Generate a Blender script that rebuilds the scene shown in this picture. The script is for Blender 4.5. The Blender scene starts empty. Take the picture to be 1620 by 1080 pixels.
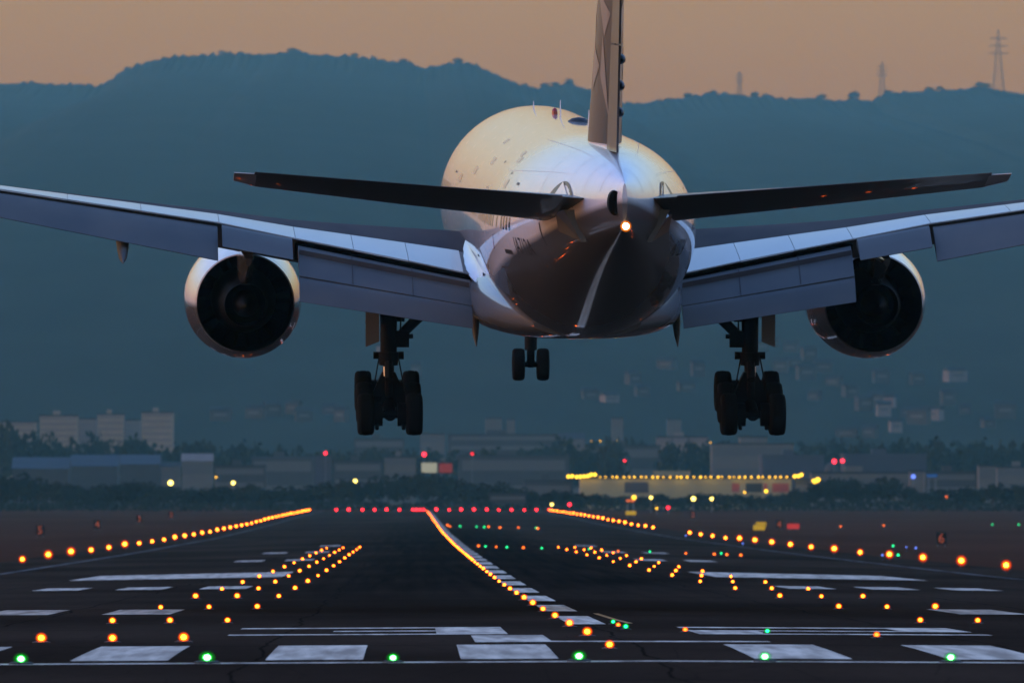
import bpy, bmesh, math, random
from mathutils import Vector, Matrix
R = math.radians
random.seed(7)
scene = bpy.context.scene
COL = scene.collection

# ------------------------------------------------------------------ camera, sky, sun, exposure
CAM = Vector((-4.44, 0.0, 2.98))
FPX = 18000.0                       # focal length in pixels of the 1620 px wide photograph
cam_data = bpy.data.cameras.new('camera')
cam = bpy.data.objects.new('camera', cam_data); COL.objects.link(cam)
cam_data.sensor_width = 36.0; cam_data.lens = FPX / 1620 * 36
cam_data.clip_start = 1.0; cam_data.clip_end = 60000
cam.location = CAM
cam.rotation_euler = (R(90) + math.atan(245 / FPX), 0, -math.atan(157 / FPX))
cam_data.dof.use_dof = True; cam_data.dof.focus_distance = 305.0; cam_data.dof.aperture_fstop = 4.0
scene.camera = cam

SUN_EL, SUN_AZ = R(4.0), R(-98)     # azimuth from +Y, negative to the left
world = bpy.data.worlds.new('World'); scene.world = world; world.use_nodes = True
nt = world.node_tree; nt.nodes.clear()
sky = nt.nodes.new('ShaderNodeTexSky'); sky.sky_type = 'NISHITA'; sky.sun_disc = False
sky.sun_elevation = SUN_EL; sky.sun_rotation = SUN_AZ
sky.altitude = 0; sky.air_density = 2.0; sky.dust_density = 1.6; sky.ozone_density = 3.7
bg = nt.nodes.new('ShaderNodeBackground'); bg.inputs[1].default_value = 0.06
wo = nt.nodes.new('ShaderNodeOutputWorld')
tint = nt.nodes.new('ShaderNodeMix'); tint.data_type = 'RGBA'; tint.blend_type = 'MULTIPLY'; tint.inputs[0].default_value = 1.0; tint.inputs[7].default_value = (0.99, 1.025, 1.54, 1)
nt.links.new(sky.outputs[0], tint.inputs[6]); nt.links.new(tint.outputs[2], bg.inputs[0]); nt.links.new(bg.outputs[0], wo.inputs[0])

sl = bpy.data.lights.new('sun', 'SUN'); sl.energy = 0.025; sl.angle = R(8); sl.color = (1.0, 0.66, 0.50)
sun = bpy.data.objects.new('sun', sl); COL.objects.link(sun)
sd = Vector((math.sin(SUN_AZ) * math.cos(SUN_EL), math.cos(SUN_AZ) * math.cos(SUN_EL), math.sin(SUN_EL)))
sun.rotation_euler = (-sd).to_track_quat('-Z', 'Y').to_euler(); sun.location = sd * 50

vs = scene.view_settings
vs.view_transform = 'Standard'; vs.look = 'None'; vs.exposure = 4.1; vs.gamma = 1.0; vs.use_curve_mapping = False
cy = scene.cycles
cy.max_bounces = 6; cy.volume_bounces = 1; cy.transparent_max_bounces = 12
cy.sample_clamp_indirect = 4.0; cy.use_denoising = True
scene.render.engine = 'CYCLES'
scene.render.film_transparent = False

# ------------------------------------------------------------------ helpers
def P(x, y, d):
    """a point of the place at distance d seen at photo pixel x, y"""
    return Vector((CAM.x + (x - 653) * d / FPX, d, CAM.z + (785 - y) * d / FPX))
def PX(x, d): return CAM.x + (x - 653) * d / FPX
def PZ(y, d): return CAM.z + (785 - y) * d / FPX

def tag(o, label=None, cat=None, group=None, kind=None):
    if label: o['label'] = label
    if cat: o['category'] = cat
    if group: o['group'] = group
    if kind: o['kind'] = kind
    return o
def link(o, parent=None):
    COL.objects.link(o)
    if parent is not None: o.parent = parent
    return o
def empty(name, loc=(0, 0, 0), rot=(0, 0, 0), parent=None):
    o = bpy.data.objects.new(name, None); link(o, parent)
    o.location = loc; o.rotation_euler = rot; o.empty_display_size = 0.2
    return o

class MB:
    def __init__(s): s.v = []; s.f = []; s.m = []
    def vert(s, p): s.v.append(tuple(p)); return len(s.v) - 1
    def face(s, idx, mi=0): s.f.append(tuple(idx)); s.m.append(mi)
    def quad(s, a, b, c, d, mi=0):
        n = len(s.v); s.v += [tuple(a), tuple(b), tuple(c), tuple(d)]; s.face((n, n+1, n+2, n+3), mi)
    def box(s, x0, x1, y0, y1, z0, z1, mi=0):
        n = len(s.v)
        s.v += [(x0,y0,z0),(x1,y0,z0),(x1,y1,z0),(x0,y1,z0),(x0,y0,z1),(x1,y0,z1),(x1,y1,z1),(x0,y1,z1)]
        for q in ((0,3,2,1),(4,5,6,7),(0,1,5,4),(1,2,6,5),(2,3,7,6),(3,0,4,7)): s.face([n+i for i in q], mi)
    def loft(s, rings, cap=True, mi=0, mfun=None, closed=True):
        base = []
        for r in rings:
            base.append(len(s.v)); s.v += [tuple(p) for p in r]
        n = len(rings[0])
        for i in range(len(rings) - 1):
            for j in range(n if closed else n - 1):
                k = (j + 1) % n
                s.face((base[i]+j, base[i]+k, base[i+1]+k, base[i+1]+j), mfun(i, j) if mfun else mi)
        if cap:
            s.face([base[0]+j for j in range(n)][::-1], mi); s.face([base[-1]+j for j in range(n)], mi)
    def tube(s, a, b, r0, r1=None, n=12, mi=0, cap=True):
        a = Vector(a); b = Vector(b); r1 = r0 if r1 is None else r1
        d = (b - a).normalized(); u = d.orthogonal().normalized(); w = d.cross(u)
        ring = lambda c, r: [c + (u*math.cos(t) + w*math.sin(t))*r for t in (2*math.pi*i/n for i in range(n))]
        s.loft([ring(a, r0), ring(b, r1)], cap, mi)
    def lathe(s, prof, origin, axis='y', n=32, mi=0, mfun=None):
        """prof: (along, radius) list"""
        o = Vector(origin); rings = []
        for a, r in prof:
            ring = []
            for i in range(n):
                t = 2*math.pi*i/n; c, q = math.cos(t)*r, math.sin(t)*r
                if axis == 'y': ring.append(o + Vector((c, a, q)))
                elif axis == 'x': ring.append(o + Vector((a, c, q)))
                else: ring.append(o + Vector((c, q, a)))
            rings.append(ring)
        s.loft(rings, cap=False, mi=mi, mfun=mfun)
    def mesh(s, name, mats, smooth=False, angle=None, weld=False):
        me = bpy.data.meshes.new(name); me.from_pydata(s.v, [], s.f)
        for m in (mats if isinstance(mats, (list, tuple)) else [mats]): me.materials.append(m)
        me.polygons.foreach_set('material_index', s.m)
        bm = bmesh.new(); bm.from_mesh(me)
        if weld: bmesh.ops.remove_doubles(bm, verts=bm.verts, dist=1e-4)
        bmesh.ops.recalc_face_normals(bm, faces=bm.faces)
        for f in bm.faces: f.smooth = smooth
        if smooth and angle:
            for e in bm.edges:
                if len(e.link_faces) == 2 and e.calc_face_angle(0) > R(angle): e.smooth = False
        bm.to_mesh(me); bm.free(); me.update()
        return me
    def build(s, name, mats, parent=None, smooth=False, angle=None, loc=(0,0,0), weld=False):
        o = bpy.data.objects.new(name, s.mesh(name, mats, smooth, angle, weld)); link(o, parent); o.location = loc
        return o

def mat(name, color, rough=0.6, metal=0.0, coat=0.0, emis=None, estr=0.0, spec=0.5, noise=None, bump=None, objco=True):
    """noise = (scale vector, amount, second colour)"""
    m = bpy.data.materials.new(name); m.use_nodes = True
    t = m.node_tree; b = t.nodes['Principled BSDF']
    b.inputs['Base Color'].default_value = (*color, 1); b.inputs['Roughness'].default_value = rough
    b.inputs['Metallic'].default_value = metal; b.inputs['Specular IOR Level'].default_value = spec
    if coat: b.inputs['Coat Weight'].default_value = coat; b.inputs['Coat Roughness'].default_value = 0.04
    if emis:
        b.inputs['Emission Color'].default_value = (*emis, 1); b.inputs['Emission Strength'].default_value = estr
    tc = t.nodes.new('ShaderNodeTexCoord')
    if noise:
        sc, amt, c2 = noise
        mp = t.nodes.new('ShaderNodeMapping'); mp.inputs['Scale'].default_value = sc
        nz = t.nodes.new('ShaderNodeTexNoise'); nz.inputs['Scale'].default_value = 1.0; nz.inputs['Detail'].default_value = 5
        mx = t.nodes.new('ShaderNodeMix'); mx.data_type = 'RGBA'
        rp = t.nodes.new('ShaderNodeMapRange'); rp.inputs[1].default_value = 0.35; rp.inputs[2].default_value = 0.65
        rp.inputs[4].default_value = amt
        mx.inputs[6].default_value = (*color, 1); mx.inputs[7].default_value = (*c2, 1)
        t.links.new(tc.outputs['Object'], mp.inputs[0]); t.links.new(mp.outputs[0], nz.inputs[0])
        t.links.new(nz.outputs[0], rp.inputs[0]); t.links.new(rp.outputs[0], mx.inputs[0]); t.links.new(mx.outputs[2], b.inputs['Base Color'])
    if bump:
        sc, st = bump
        n2 = t.nodes.new('ShaderNodeTexNoise'); n2.inputs['Scale'].default_value = sc; n2.inputs['Detail'].default_value = 4
        bp = t.nodes.new('ShaderNodeBump'); bp.inputs['Strength'].default_value = st
        t.links.new(tc.outputs['Object'], n2.inputs[0]); t.links.new(n2.outputs[0], bp.inputs['Height']); t.links.new(bp.outputs[0], b.inputs['Normal'])
    return m
def lampmat(name, color, strength):
    m = bpy.data.materials.new(name); m.use_nodes = True; t = m.node_tree; t.nodes.clear()
    e = t.nodes.new('ShaderNodeEmission'); e.inputs[0].default_value = (*color, 1); e.inputs[1].default_value = strength
    o = t.nodes.new('ShaderNodeOutputMaterial'); t.links.new(e.outputs[0], o.inputs[0])
    m.cycles.emission_sampling = 'NONE'
    return m
def halomat(name, color, strength, clear=0.75):
    """glow shell round a lamp: mostly clear, its emission imitates bloom"""
    m = bpy.data.materials.new(name); m.use_nodes = True; t = m.node_tree; t.nodes.clear()
    e = t.nodes.new('ShaderNodeEmission'); e.inputs[0].default_value = (*color, 1); e.inputs[1].default_value = strength
    tr = t.nodes.new('ShaderNodeBsdfTransparent'); mx = t.nodes.new('ShaderNodeMixShader'); mx.inputs[0].default_value = 1 - clear
    o = t.nodes.new('ShaderNodeOutputMaterial')
    t.links.new(tr.outputs[0], mx.inputs[1]); t.links.new(e.outputs[0], mx.inputs[2]); t.links.new(mx.outputs[0], o.inputs[0])
    m.cycles.emission_sampling = 'NONE'
    return m

# ------------------------------------------------------------------ terrain profile
PROF = [(-400, 0.3), (150, 0.05), (205, 0.0), (222, 0.04), (250, -0.08), (277, -0.2), (307, -0.31), (365, -0.51), (470, -0.80), (590, -0.98),
        (751, -1.2), (1031, -1.52), (1470, -1.74), (2000, -1.5), (2468, -1.15), (3200, -1.1), (4500, -1.0), (12000, -1.0)]
def prof(d):
    for (a, za), (b, zb) in zip(PROF, PROF[1:]):
        if d <= b:
            t = max(0.0, min(1.0, (d - a) / (b - a))); return za + (zb - za) * t
    return PROF[-1][1]
def smoothprof(d):
    w = 12 if d < 400 else 60
    return sum(prof(d + k * w / 3) for k in range(-3, 4)) / 7
def gz(x, d):
    ax = abs(x); fade = 1.0 if d < 3300 else max(0.0, 1 - (d - 3300) / 400)
    c = 0.005 + 0.017 * max(0.0, min(1.0, (d - 400) / 250)) if d < 2000 else 0.022 - 0.019 * min(1.0, (d - 2000) / 1200)
    k = c * min(ax, 34) + 0.024 * max(0.0, min(ax, 60) - 34)
    return smoothprof(d) - k * fade
YB = [-300, -100, 0, 100, 150] + [150 + 8 * i for i in range(1, 40)] + [470 + 25 * i for i in range(0, 44)] + [1570 + 70 * i for i in range(0, 26)] + [3450, 3600, 3800, 4200, 4700, 5500, 7000, 11000, 17250]
YB = sorted(set(YB))
# ------------------------------------------------------------------ ground, runway, markings
M = {}
M['grass'] = mat('dry_grass', (0.052, 0.020, 0.011), 0.95, spec=0.0, noise=((0.02, 0.004, 1), 0.8, (0.075, 0.030, 0.017)))
M['paint'] = mat('runway_paint', (0.66, 0.55, 0.43), 0.75, spec=0.0, noise=((2.2, 0.09, 1), 0.85, (0.25, 0.20, 0.155)))
M['worn_paint'] = mat('worn_edge_paint', (0.16, 0.15, 0.14), 0.8, spec=0.0, noise=((0.9, 0.05, 1), 0.8, (0.05, 0.047, 0.043)))
M['yellow_paint'] = mat('yellow_line_paint', (0.30, 0.13, 0.015), 0.7)

def asphalt():
    m = bpy.data.materials.new('runway_asphalt'); m.use_nodes = True
    t = m.node_tree; b = t.nodes['Principled BSDF']; N = t.nodes.new; L = t.links.new
    b.inputs['Roughness'].default_value = 0.8; b.inputs['Specular IOR Level'].default_value = 0.0
    tc = N('ShaderNodeTexCoord'); sep = N('ShaderNodeSeparateXYZ'); L(tc.outputs['Object'], sep.inputs[0])
    def noise(scale, det=5):
        mp = N('ShaderNodeMapping'); mp.inputs['Scale'].default_value = scale
        nz = N('ShaderNodeTexNoise'); nz.inputs['Scale'].default_value = 1; nz.inputs['Detail'].default_value = det
        L(tc.outputs['Object'], mp.inputs[0]); L(mp.outputs[0], nz.inputs[0]); return nz.outputs[0]
    def math_(op, a, b_=None, clamp=False):
        n = N('ShaderNodeMath'); n.operation = op; n.use_clamp = clamp
        for i, v in enumerate((a, b_)):
            if v is None: continue
            if isinstance(v, (int, float)): n.inputs[i].default_value = v
            else: L(v, n.inputs[i])
        return n.outputs[0]
    def rng(v, a, b_, c=0.0, d=1.0, sm=True):
        n = N('ShaderNodeMapRange'); n.interpolation_type = 'SMOOTHSTEP' if sm else 'LINEAR'
        L(v, n.inputs[0]); n.inputs[1].default_value = a; n.inputs[2].default_value = b_; n.inputs[3].default_value = c; n.inputs[4].default_value = d
        return n.outputs[0]
    ax = math_('ABSOLUTE', sep.outputs[0])
    streak = noise((1.6, 0.012, 1)); broad = noise((0.06, 0.015, 1)); fine = noise((3, 3, 3), 3)
    # tyre rubber: darkest in the middle lanes between the touchdown bars
    lane = rng(math_('ADD', ax, math_('MULTIPLY', streak, 6.0)), 7.0, 16.0, 1.0, 0.0)
    along = math_('MULTIPLY', rng(sep.outputs[1], 330, 520), rng(sep.outputs[1], 1300, 2300, 1.0, 0.0))
    rub = math_('MULTIPLY', math_('MULTIPLY', lane, along), rng(streak, 0.2, 0.7, 1.0, 0.55), True)
    base = N('ShaderNodeMix'); base.data_type = 'RGBA'
    base.inputs[6].default_value = (0.020, 0.0125, 0.0085, 1); base.inputs[7].default_value = (0.044, 0.028, 0.019, 1); L(rng(broad, 0.3, 0.7), base.inputs[0])
    mx = N('ShaderNodeMix'); mx.data_type = 'RGBA'; L(base.outputs[2], mx.inputs[6]); mx.inputs[7].default_value = (0.0055, 0.005, 0.0048, 1); L(rub, mx.inputs[0])
    mf = N('ShaderNodeMix'); mf.data_type = 'RGBA'; mf.blend_type = 'MULTIPLY'; mf.inputs[0].default_value = 1
    cr = N('ShaderNodeCombineColor'); f2 = rng(fine, 0.3, 0.7, 0.8, 1.2, False)
    for i in range(3): L(f2, cr.inputs[i])
    L(mx.outputs[2], mf.inputs[6]); L(cr.outputs[0], mf.inputs[7])
    # paving joints across and along, cracks
    def joint(sock, period, w):
        pp = math_('PINGPONG', sock, period / 2); return rng(pp, w*.4, w, 1.0, 0.0)
    wob = math_('MULTIPLY', math_('SUBTRACT', noise((.25, .05, 1)), .5), 1.2)
    vo = N('ShaderNodeTexVoronoi'); vo.feature = 'DISTANCE_TO_EDGE'; mpv = N('ShaderNodeMapping'); mpv.inputs['Scale'].default_value = (.09, .012, 1); L(tc.outputs['Object'], mpv.inputs[0]); L(mpv.outputs[0], vo.inputs['Vector'])
    crack = rng(vo.outputs['Distance'], .004, .012, 1.0, 0.0)
    jn = math_('MAXIMUM', math_('MAXIMUM', joint(math_('ADD', sep.outputs[0], wob), 7.4, .05), math_('MULTIPLY', crack, .3)), joint(sep.outputs[1], 46.0, .35))
    mj = N('ShaderNodeMix'); mj.data_type = 'RGBA'; L(math_('MULTIPLY', jn, .75), mj.inputs[0]); L(mf.outputs[2], mj.inputs[6]); mj.inputs[7].default_value = (.004, .0038, .0036, 1); L(mj.outputs[2], b.inputs['Base Color'])
    return m
M['asphalt'] = asphalt()

def sheet(name, xs, y0, y1, m, dz, parent=None, zf=gz):
    ys = [y for y in YB if y0 < y < y1]; ys = [y0] + ys + [y1]
    b = MB()
    for y in ys:
        for x in xs: b.vert((x, y, zf(x, y) + dz))
    n = len(xs)
    for i in range(len(ys) - 1):
        for j in range(n - 1):
            b.face((i*n+j, i*n+j+1, (i+1)*n+j+1, (i+1)*n+j))
    return b.build(name, m, parent, smooth=True)
sheet_x = [-3800, -1500, -600, -300, -150, -90, -60, -47, -34, -17, 0, 17, 34, 47, 60, 90, 150, 300, 600, 1500, 3800]
ground = tag(sheet('ground', sheet_x, -300, 17250, M['grass'], -0.05), kind='structure')
RX = [-37, -34, -30, -17, 0, 17, 30, 34, 37]
runway = tag(sheet('runway', RX, -290, 3230, M['asphalt'], 0.0), 'dark asphalt runway with white markings, running to the far trees', kind='structure')

# threshold bar, stripes, designator, touchdown bars, centre line : painted sheets 1 to 2 cm above
def paint(name, x0, x1, y0, y1, m='paint', dz=0.012):
    xs = [x0] + [q for q in (0.0,) if x0 < q < x1] + [x1]
    b = MB(); ys = [y0] + [y for y in YB if y0 < y < y1] + [y1]
    for y in ys:
        for x in xs: b.vert((x, y, gz(x, y) + dz))
    n = len(xs)
    for i in range(len(ys) - 1):
        for j in range(n - 1): b.face((i*n+j, i*n+j+1, (i+1)*n+j+1, (i+1)*n+j))
    return b.build(name, M[m], runway)
paint('threshold_bar', -29, 29, 204.4, 205.6)
for k in range(8):
    paint('threshold_stripe', -3.56 - 3.58*k, -1.77 - 3.58*k, 208.5, 229.5)
    paint('threshold_stripe', 1.82 + 3.58*k, 3.62 + 3.58*k, 208.5, 229.5)
def glyph(name, rects):
    b = MB()
    for (x0, x1, y0, y1) in rects:
        ys = [y0] + [y for y in YB if y0 < y < y1] + [y1]
        for ya, yb in zip(ys, ys[1:]):
            b.quad((x0, ya, gz(x0, ya)+.012), (x1, ya, gz(x1, ya)+.012), (x1, yb, gz(x1, yb)+.012), (x0, yb, gz(x0, yb)+.012))
    return b.build(name, M['paint'], runway)
glyph('painted_letter', [(-3.15, -1.55, 234.8, 253), (-1.55, 2.96, 234.8, 237.4)])
glyph('painted_digit', [(-8.6, -2.3, 255.5, 258.3), (-8.6, -2.3, 275, 278.5), (-6.3, -3.9, 265.2, 268.3), (-3.9, -2.3, 258.3, 275)])
glyph('painted_digit', [(2.0, 8.6, 255.5, 258.3), (2.0, 8.6, 275, 278.5), (2.0, 8.6, 265.2, 268.0), (2.0, 3.6, 258.3, 265.2), (7.0, 8.6, 268.0, 275)])
for k in range(58):
    if 286 + 50*k + 30 < 3190: paint('centreline_dash', -0.5, 0.42, 286 + 50*k, 316 + 50*k)
for s in (-1, 1):
    def pair(a, b_, y0, y1, nm):
        paint(nm, *((a, b_) if s > 0 else (-b_, -a)), y0, y1)
    for k in range(3): pair(11.5 + 3.55*k, 13.5 + 3.55*k, 331, 353, 'touchdown_bar'); pair(11.5 + 3.55*k, 13.5 + 3.55*k, 482, 504, 'touchdown_bar')
    pair(11.2, 22.2, 588, 648, 'aiming_point_bar')
    for k in range(2): pair(11.5 + 3.55*k, 13.5 + 3.55*k, 800, 823, 'touchdown_bar'); pair(11.5 + 3.55*k, 13.5 + 3.55*k, 950, 973, 'touchdown_bar')
    pair(11.5, 13.5, 1100, 1123, 'touchdown_bar')
    b = MB(); ys = [150] + [y for y in YB if 150 < y < 3200] + [3200]
    for ya, yb in zip(ys, ys[1:]):
        x0, x1 = s*29.5, s*30.0
        b.quad((x0, ya, gz(x0, ya)+.012), (x1, ya, gz(x1, ya)+.012), (x1, yb, gz(x1, yb)+.012), (x0, yb, gz(x0, yb)+.012))
    b.build('edge_line', M['worn_paint'], runway)
# yellow lead-off line curving to the right towards the camera
b = MB()
pts = [(0.72, 326), (0.78, 315), (0.86, 302), (1.0, 289)]
for (xa, ya), (xb, yb) in zip(pts, pts[1:]):
    b.quad((xa, ya, gz(xa, ya)+.016), (xa+.16, ya, gz(xa, ya)+.016), (xb+.16, yb, gz(xb, yb)+.016), (xb, yb, gz(xb, yb)+.016))
b.build('lead_off_line', M['yellow_paint'], runway)

# ------------------------------------------------------------------ mountain range
RIDGE = [(-3000,700),(-2000,560),(-1300,360),(-700,210),(-300,140),(0,129),(50,129),(100,131),(150,134),(165,130),(200,107),(230,96),(265,88),(300,86),(350,84),(390,83),(415,85),(440,80),(465,79),(500,84),
 (560,88),(600,92),(640,97),(672,105),(700,99),(725,95),(750,100),(780,112),(805,124),(820,131),(850,136),(880,133),(897,127),(920,135),(945,143),(985,160),(1010,161),(1050,156),(1090,151),
 (1120,147),(1150,146),(1185,149),(1200,150),(1240,154),(1290,152),(1330,157),(1355,153),(1380,157),(1400,146),(1440,142),(1480,140),(1520,139),(1555,133),(1590,140),(1620,146),(1800,150),(2300,230),(3200,450),(4400,700)]
D_RIDGE = 16000.0; D_FOOT = 5400.0
def ridge_y(x):
    if x <= RIDGE[0][0]: return RIDGE[0][1]
    for (a, ya), (b, yb) in zip(RIDGE, RIDGE[1:]):
        if x <= b: return ya + (yb - ya) * (x - a) / (b - a)
    return RIDGE[-1][1]
def ridge_h(X):
    x = 653 + (X - CAM.x) * FPX / D_RIDGE
    return (785 - ridge_y(x)) * D_RIDGE / FPX + CAM.z
from mathutils import noise as mnoise
cols = []
X = -3600.0
while X < 3600: cols.append(X); X += 2.4 if -680 < X < 980 else (40 if abs(X) > 900 else 12)
rows = [(0, 0), (.03, .025), (.07, .07), (.12, .135), (.2, .225), (.3, .33), (.4, .43), (.5, .525), (.6, .62), (.7, .715), (.8, .80), (.87, .86), (.92, .90), (.96, .94), (.985, .975), (1, 1), (1.03, .98), (1.07, .92), (1.11, .8)]
def mountain_z(X, d, bumps=True):
    t = (d - D_FOOT) / (D_RIDGE - D_FOOT)
    if t <= 0: return -1.0
    f = rows[-1][1]
    for (a, fa), (b, fb) in zip(rows, rows[1:]):
        if t <= b: f = fa + (fb - fa) * (t - a) / (b - a); break
    h = ridge_h(X) * f
    w = max(0.0, 1 - abs(t - 0.5) * 2) 
    h += w * 5 * mnoise.noise(Vector((X * .0035 + d * .0006, d * .0016, 3.1)))
    return max(h, -1.0)
b = MB(); rnd = random.Random(3)
for ti, (t, f) in enumerate(rows):
    d = D_FOOT + t * (D_RIDGE - D_FOOT)
    for X in cols:
        z = mountain_z(X, d) - (4.0 if t == 0 else 0)
        if 0.1 < t:
            cr = 1.0 if .97 < t < 1.05 else 0.0      # tree crowns along the crest, low relief below it
            z += cr * (7.5 * abs(mnoise.noise(Vector((X * .075, d * .05, 1.0)))) + 6.0 * abs(mnoise.noise(Vector((X * .17, d * .3, 7.0)))) + 1.6 * mnoise.noise(Vector((X * .4, d * .3, 2.0))) - 3.8)
        b.vert((X, d, z))
n = len(cols)
for i in range(len(rows) - 1):
    for j in range(n - 1): b.face((i*n+j, i*n+j+1, (i+1)*n+j+1, (i+1)*n+j))
M['forest'] = mat('forest', (0.03, 0.034, 0.026), 0.95, spec=0.0, noise=((0.016, 0.003, 0.03), 0.4, (0.014, 0.016, 0.014)))
tag(b.build('mountain', M['forest'], smooth=True), 'long wooded mountain ridge, blue with haze, behind the town', kind='structure')

# ------------------------------------------------------------------ haze: one closed box of even air
def haze_mat(density, color, aniso=0.0):
    m = bpy.data.materials.new('haze_air'); m.use_nodes = True; t = m.node_tree; t.nodes.clear()
    v = t.nodes.new('ShaderNodeVolumePrincipled'); v.inputs['Color'].default_value = (*color, 1); v.inputs['Density'].default_value = density
    v.inputs['Anisotropy'].default_value = aniso
    o = t.nodes.new('ShaderNodeOutputMaterial'); t.links.new(v.outputs[0], o.inputs['Volume'])
    return m
HAZE_DENSITY, HAZE_COLOR = 2.7e-5, (0.305, 0.74, 0.74)
b = MB(); b.box(-4000, 4000, -400, 17400, -12, 780)
tag(b.build('haze', haze_mat(HAZE_DENSITY, HAZE_COLOR)), 'blue evening haze lying over airport, town and hills', kind='stuff')
# ------------------------------------------------------------------ the airliner
ZB = 6.4                                    # the empty stands at the wheels, body axis 6.4 m above
def Y(s): return 31.8 - s                   # station from the nose -> local y
PITCH, YAW = R(3.2), R(2.0)
rot = Matrix.Rotation(YAW, 3, 'Z') @ Matrix.Rotation(PITCH, 3, 'X')
axis_pos = Vector((0.32, 345.0, 11.25))
plane = empty('airliner', axis_pos - rot @ Vector((0, 0, ZB)))
plane.rotation_euler = rot.to_euler()
tag(plane, 'large twin-engine airliner landing with wheels and flaps down above the runway', 'airliner')
PL = (0, 0, ZB)

def paint_mat(name, color, rough=0.32, coat=1.0, lines=True, dirt=0.25):
    m = mat(name, color, rough, coat=coat)
    t = m.node_tree; b = t.nodes['Principled BSDF']; N = t.nodes.new; L = t.links.new
    tc = N('ShaderNodeTexCoord')
    mp = N('ShaderNodeMapping'); mp.inputs['Scale'].default_value = (0.5, 0.12, 0.9)
    nz = N('ShaderNodeTexNoise'); nz.inputs['Scale'].default_value = 1; nz.inputs['Detail'].default_value = 6
    L(tc.outputs['Object'], mp.inputs[0]); L(mp.outputs[0], nz.inputs[0])
    r1 = N('ShaderNodeMapRange'); r1.inputs[1].default_value = 0.35; r1.inputs[2].default_value = 0.75; r1.inputs[3].default_value = 1.0; r1.inputs[4].default_value = 1.0 - dirt
    L(nz.outputs[0], r1.inputs[0])
    fac = r1.outputs[0]
    if lines:   # skin laps between frames, faint
        sep = N('ShaderNodeSeparateXYZ'); L(tc.outputs['Object'], sep.inputs[0])
        md = N('ShaderNodeMath'); md.operation = 'PINGPONG'; md.inputs[1].default_value = 0.265; L(sep.outputs[1], md.inputs[0])
        r2 = N('ShaderNodeMapRange'); r2.inputs[1].default_value = 0.0; r2.inputs[2].default_value = 0.03; r2.inputs[3].default_value = 0.88; r2.inputs[4].default_value = 1.0
        L(md.outputs[0], r2.inputs[0])
        mu = N('ShaderNodeMath'); mu.operation = 'MULTIPLY'; L(fac, mu.inputs[0]); L(r2.outputs[0], mu.inputs[1]); fac = mu.outputs[0]
    mx = N('ShaderNodeMix'); mx.data_type = 'RGBA'; mx.inputs[6].default_value = (0.16, 0.13, 0.10, 1); mx.inputs[7].default_value = (*color, 1)
    L(fac, mx.inputs[0]); L(mx.outputs[2], b.inputs['Base Color'])
    return m
M['white'] = paint_mat('aircraft_white_paint', (0.68, 0.655, 0.675), 0.36)
def shaded_white():
    m = paint_mat('aircraft_shaded_white_paint', (0.68, 0.655, 0.675), 0.36); t = m.node_tree; b = t.nodes['Principled BSDF']; N = t.nodes.new; L = t.links.new
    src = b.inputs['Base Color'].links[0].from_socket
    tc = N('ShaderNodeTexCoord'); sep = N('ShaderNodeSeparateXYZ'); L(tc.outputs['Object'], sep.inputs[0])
    # belly shade painted as grey: below a line that climbs with the tail
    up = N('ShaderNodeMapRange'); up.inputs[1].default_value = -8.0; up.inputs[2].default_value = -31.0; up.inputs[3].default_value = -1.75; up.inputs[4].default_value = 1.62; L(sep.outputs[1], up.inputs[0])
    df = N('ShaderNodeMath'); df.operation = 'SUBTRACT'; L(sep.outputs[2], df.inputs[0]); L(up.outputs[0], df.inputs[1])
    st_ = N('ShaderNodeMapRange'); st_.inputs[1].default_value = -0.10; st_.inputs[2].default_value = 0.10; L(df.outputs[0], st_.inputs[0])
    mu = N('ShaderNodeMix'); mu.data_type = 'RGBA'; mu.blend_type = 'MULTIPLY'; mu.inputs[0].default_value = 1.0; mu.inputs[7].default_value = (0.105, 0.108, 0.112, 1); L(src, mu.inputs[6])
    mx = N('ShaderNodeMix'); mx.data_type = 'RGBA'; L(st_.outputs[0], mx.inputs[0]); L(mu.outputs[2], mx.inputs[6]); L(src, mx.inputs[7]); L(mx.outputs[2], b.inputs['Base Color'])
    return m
M['shaded_white'] = shaded_white()
M['nacelle'] = shaded_white()  # lower cowl darkened the same way: its shade is in the colour
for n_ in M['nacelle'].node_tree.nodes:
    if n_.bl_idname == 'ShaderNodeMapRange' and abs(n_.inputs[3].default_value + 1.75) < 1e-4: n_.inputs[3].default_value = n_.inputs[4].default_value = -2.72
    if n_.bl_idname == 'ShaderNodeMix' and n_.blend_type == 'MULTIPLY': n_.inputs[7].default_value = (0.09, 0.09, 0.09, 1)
M['belly'] = paint_mat('aircraft_shaded_belly_paint', (0.095, 0.096, 0.098), 0.35)  # belly shade put into an even dark colour; pylons and gear doors share it
M['winggrey'] = paint_mat('wing_grey_paint', (0.056, 0.055, 0.053), 0.6, coat=0.0, lines=False, dirt=0.35)
M['spoiler'] = paint_mat('spoiler_light_grey_paint', (0.36, 0.37, 0.37), 0.35, coat=0.4, lines=False, dirt=0.25)
M['corogard'] = paint_mat('wing_box_dark_coating', (0.05, 0.043, 0.045), 0.8, coat=0.0, lines=False, dirt=0.3)
M['corogard'].node_tree.nodes['Principled BSDF'].inputs['Specular IOR Level'].default_value = 0.05
M['finblack'] = mat('fin_black_paint', (0.040, 0.033, 0.028), 0.4, coat=0.4)
M['tailgrey'] = paint_mat('tailplane_dark_grey_paint', (0.05, 0.05, 0.052), 0.45, coat=0.25, lines=False, dirt=0.2)
M['starwhite'] = mat('star_silver_paint', (0.22, 0.185, 0.15), 0.4, coat=0.4)
M['dark'] = mat('dark_gap', (0.004, 0.004, 0.004), 0.9, spec=0.0)
M['rubber'] = mat('tyre_rubber', (0.006, 0.006, 0.006), 0.9, spec=0.05)
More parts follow.
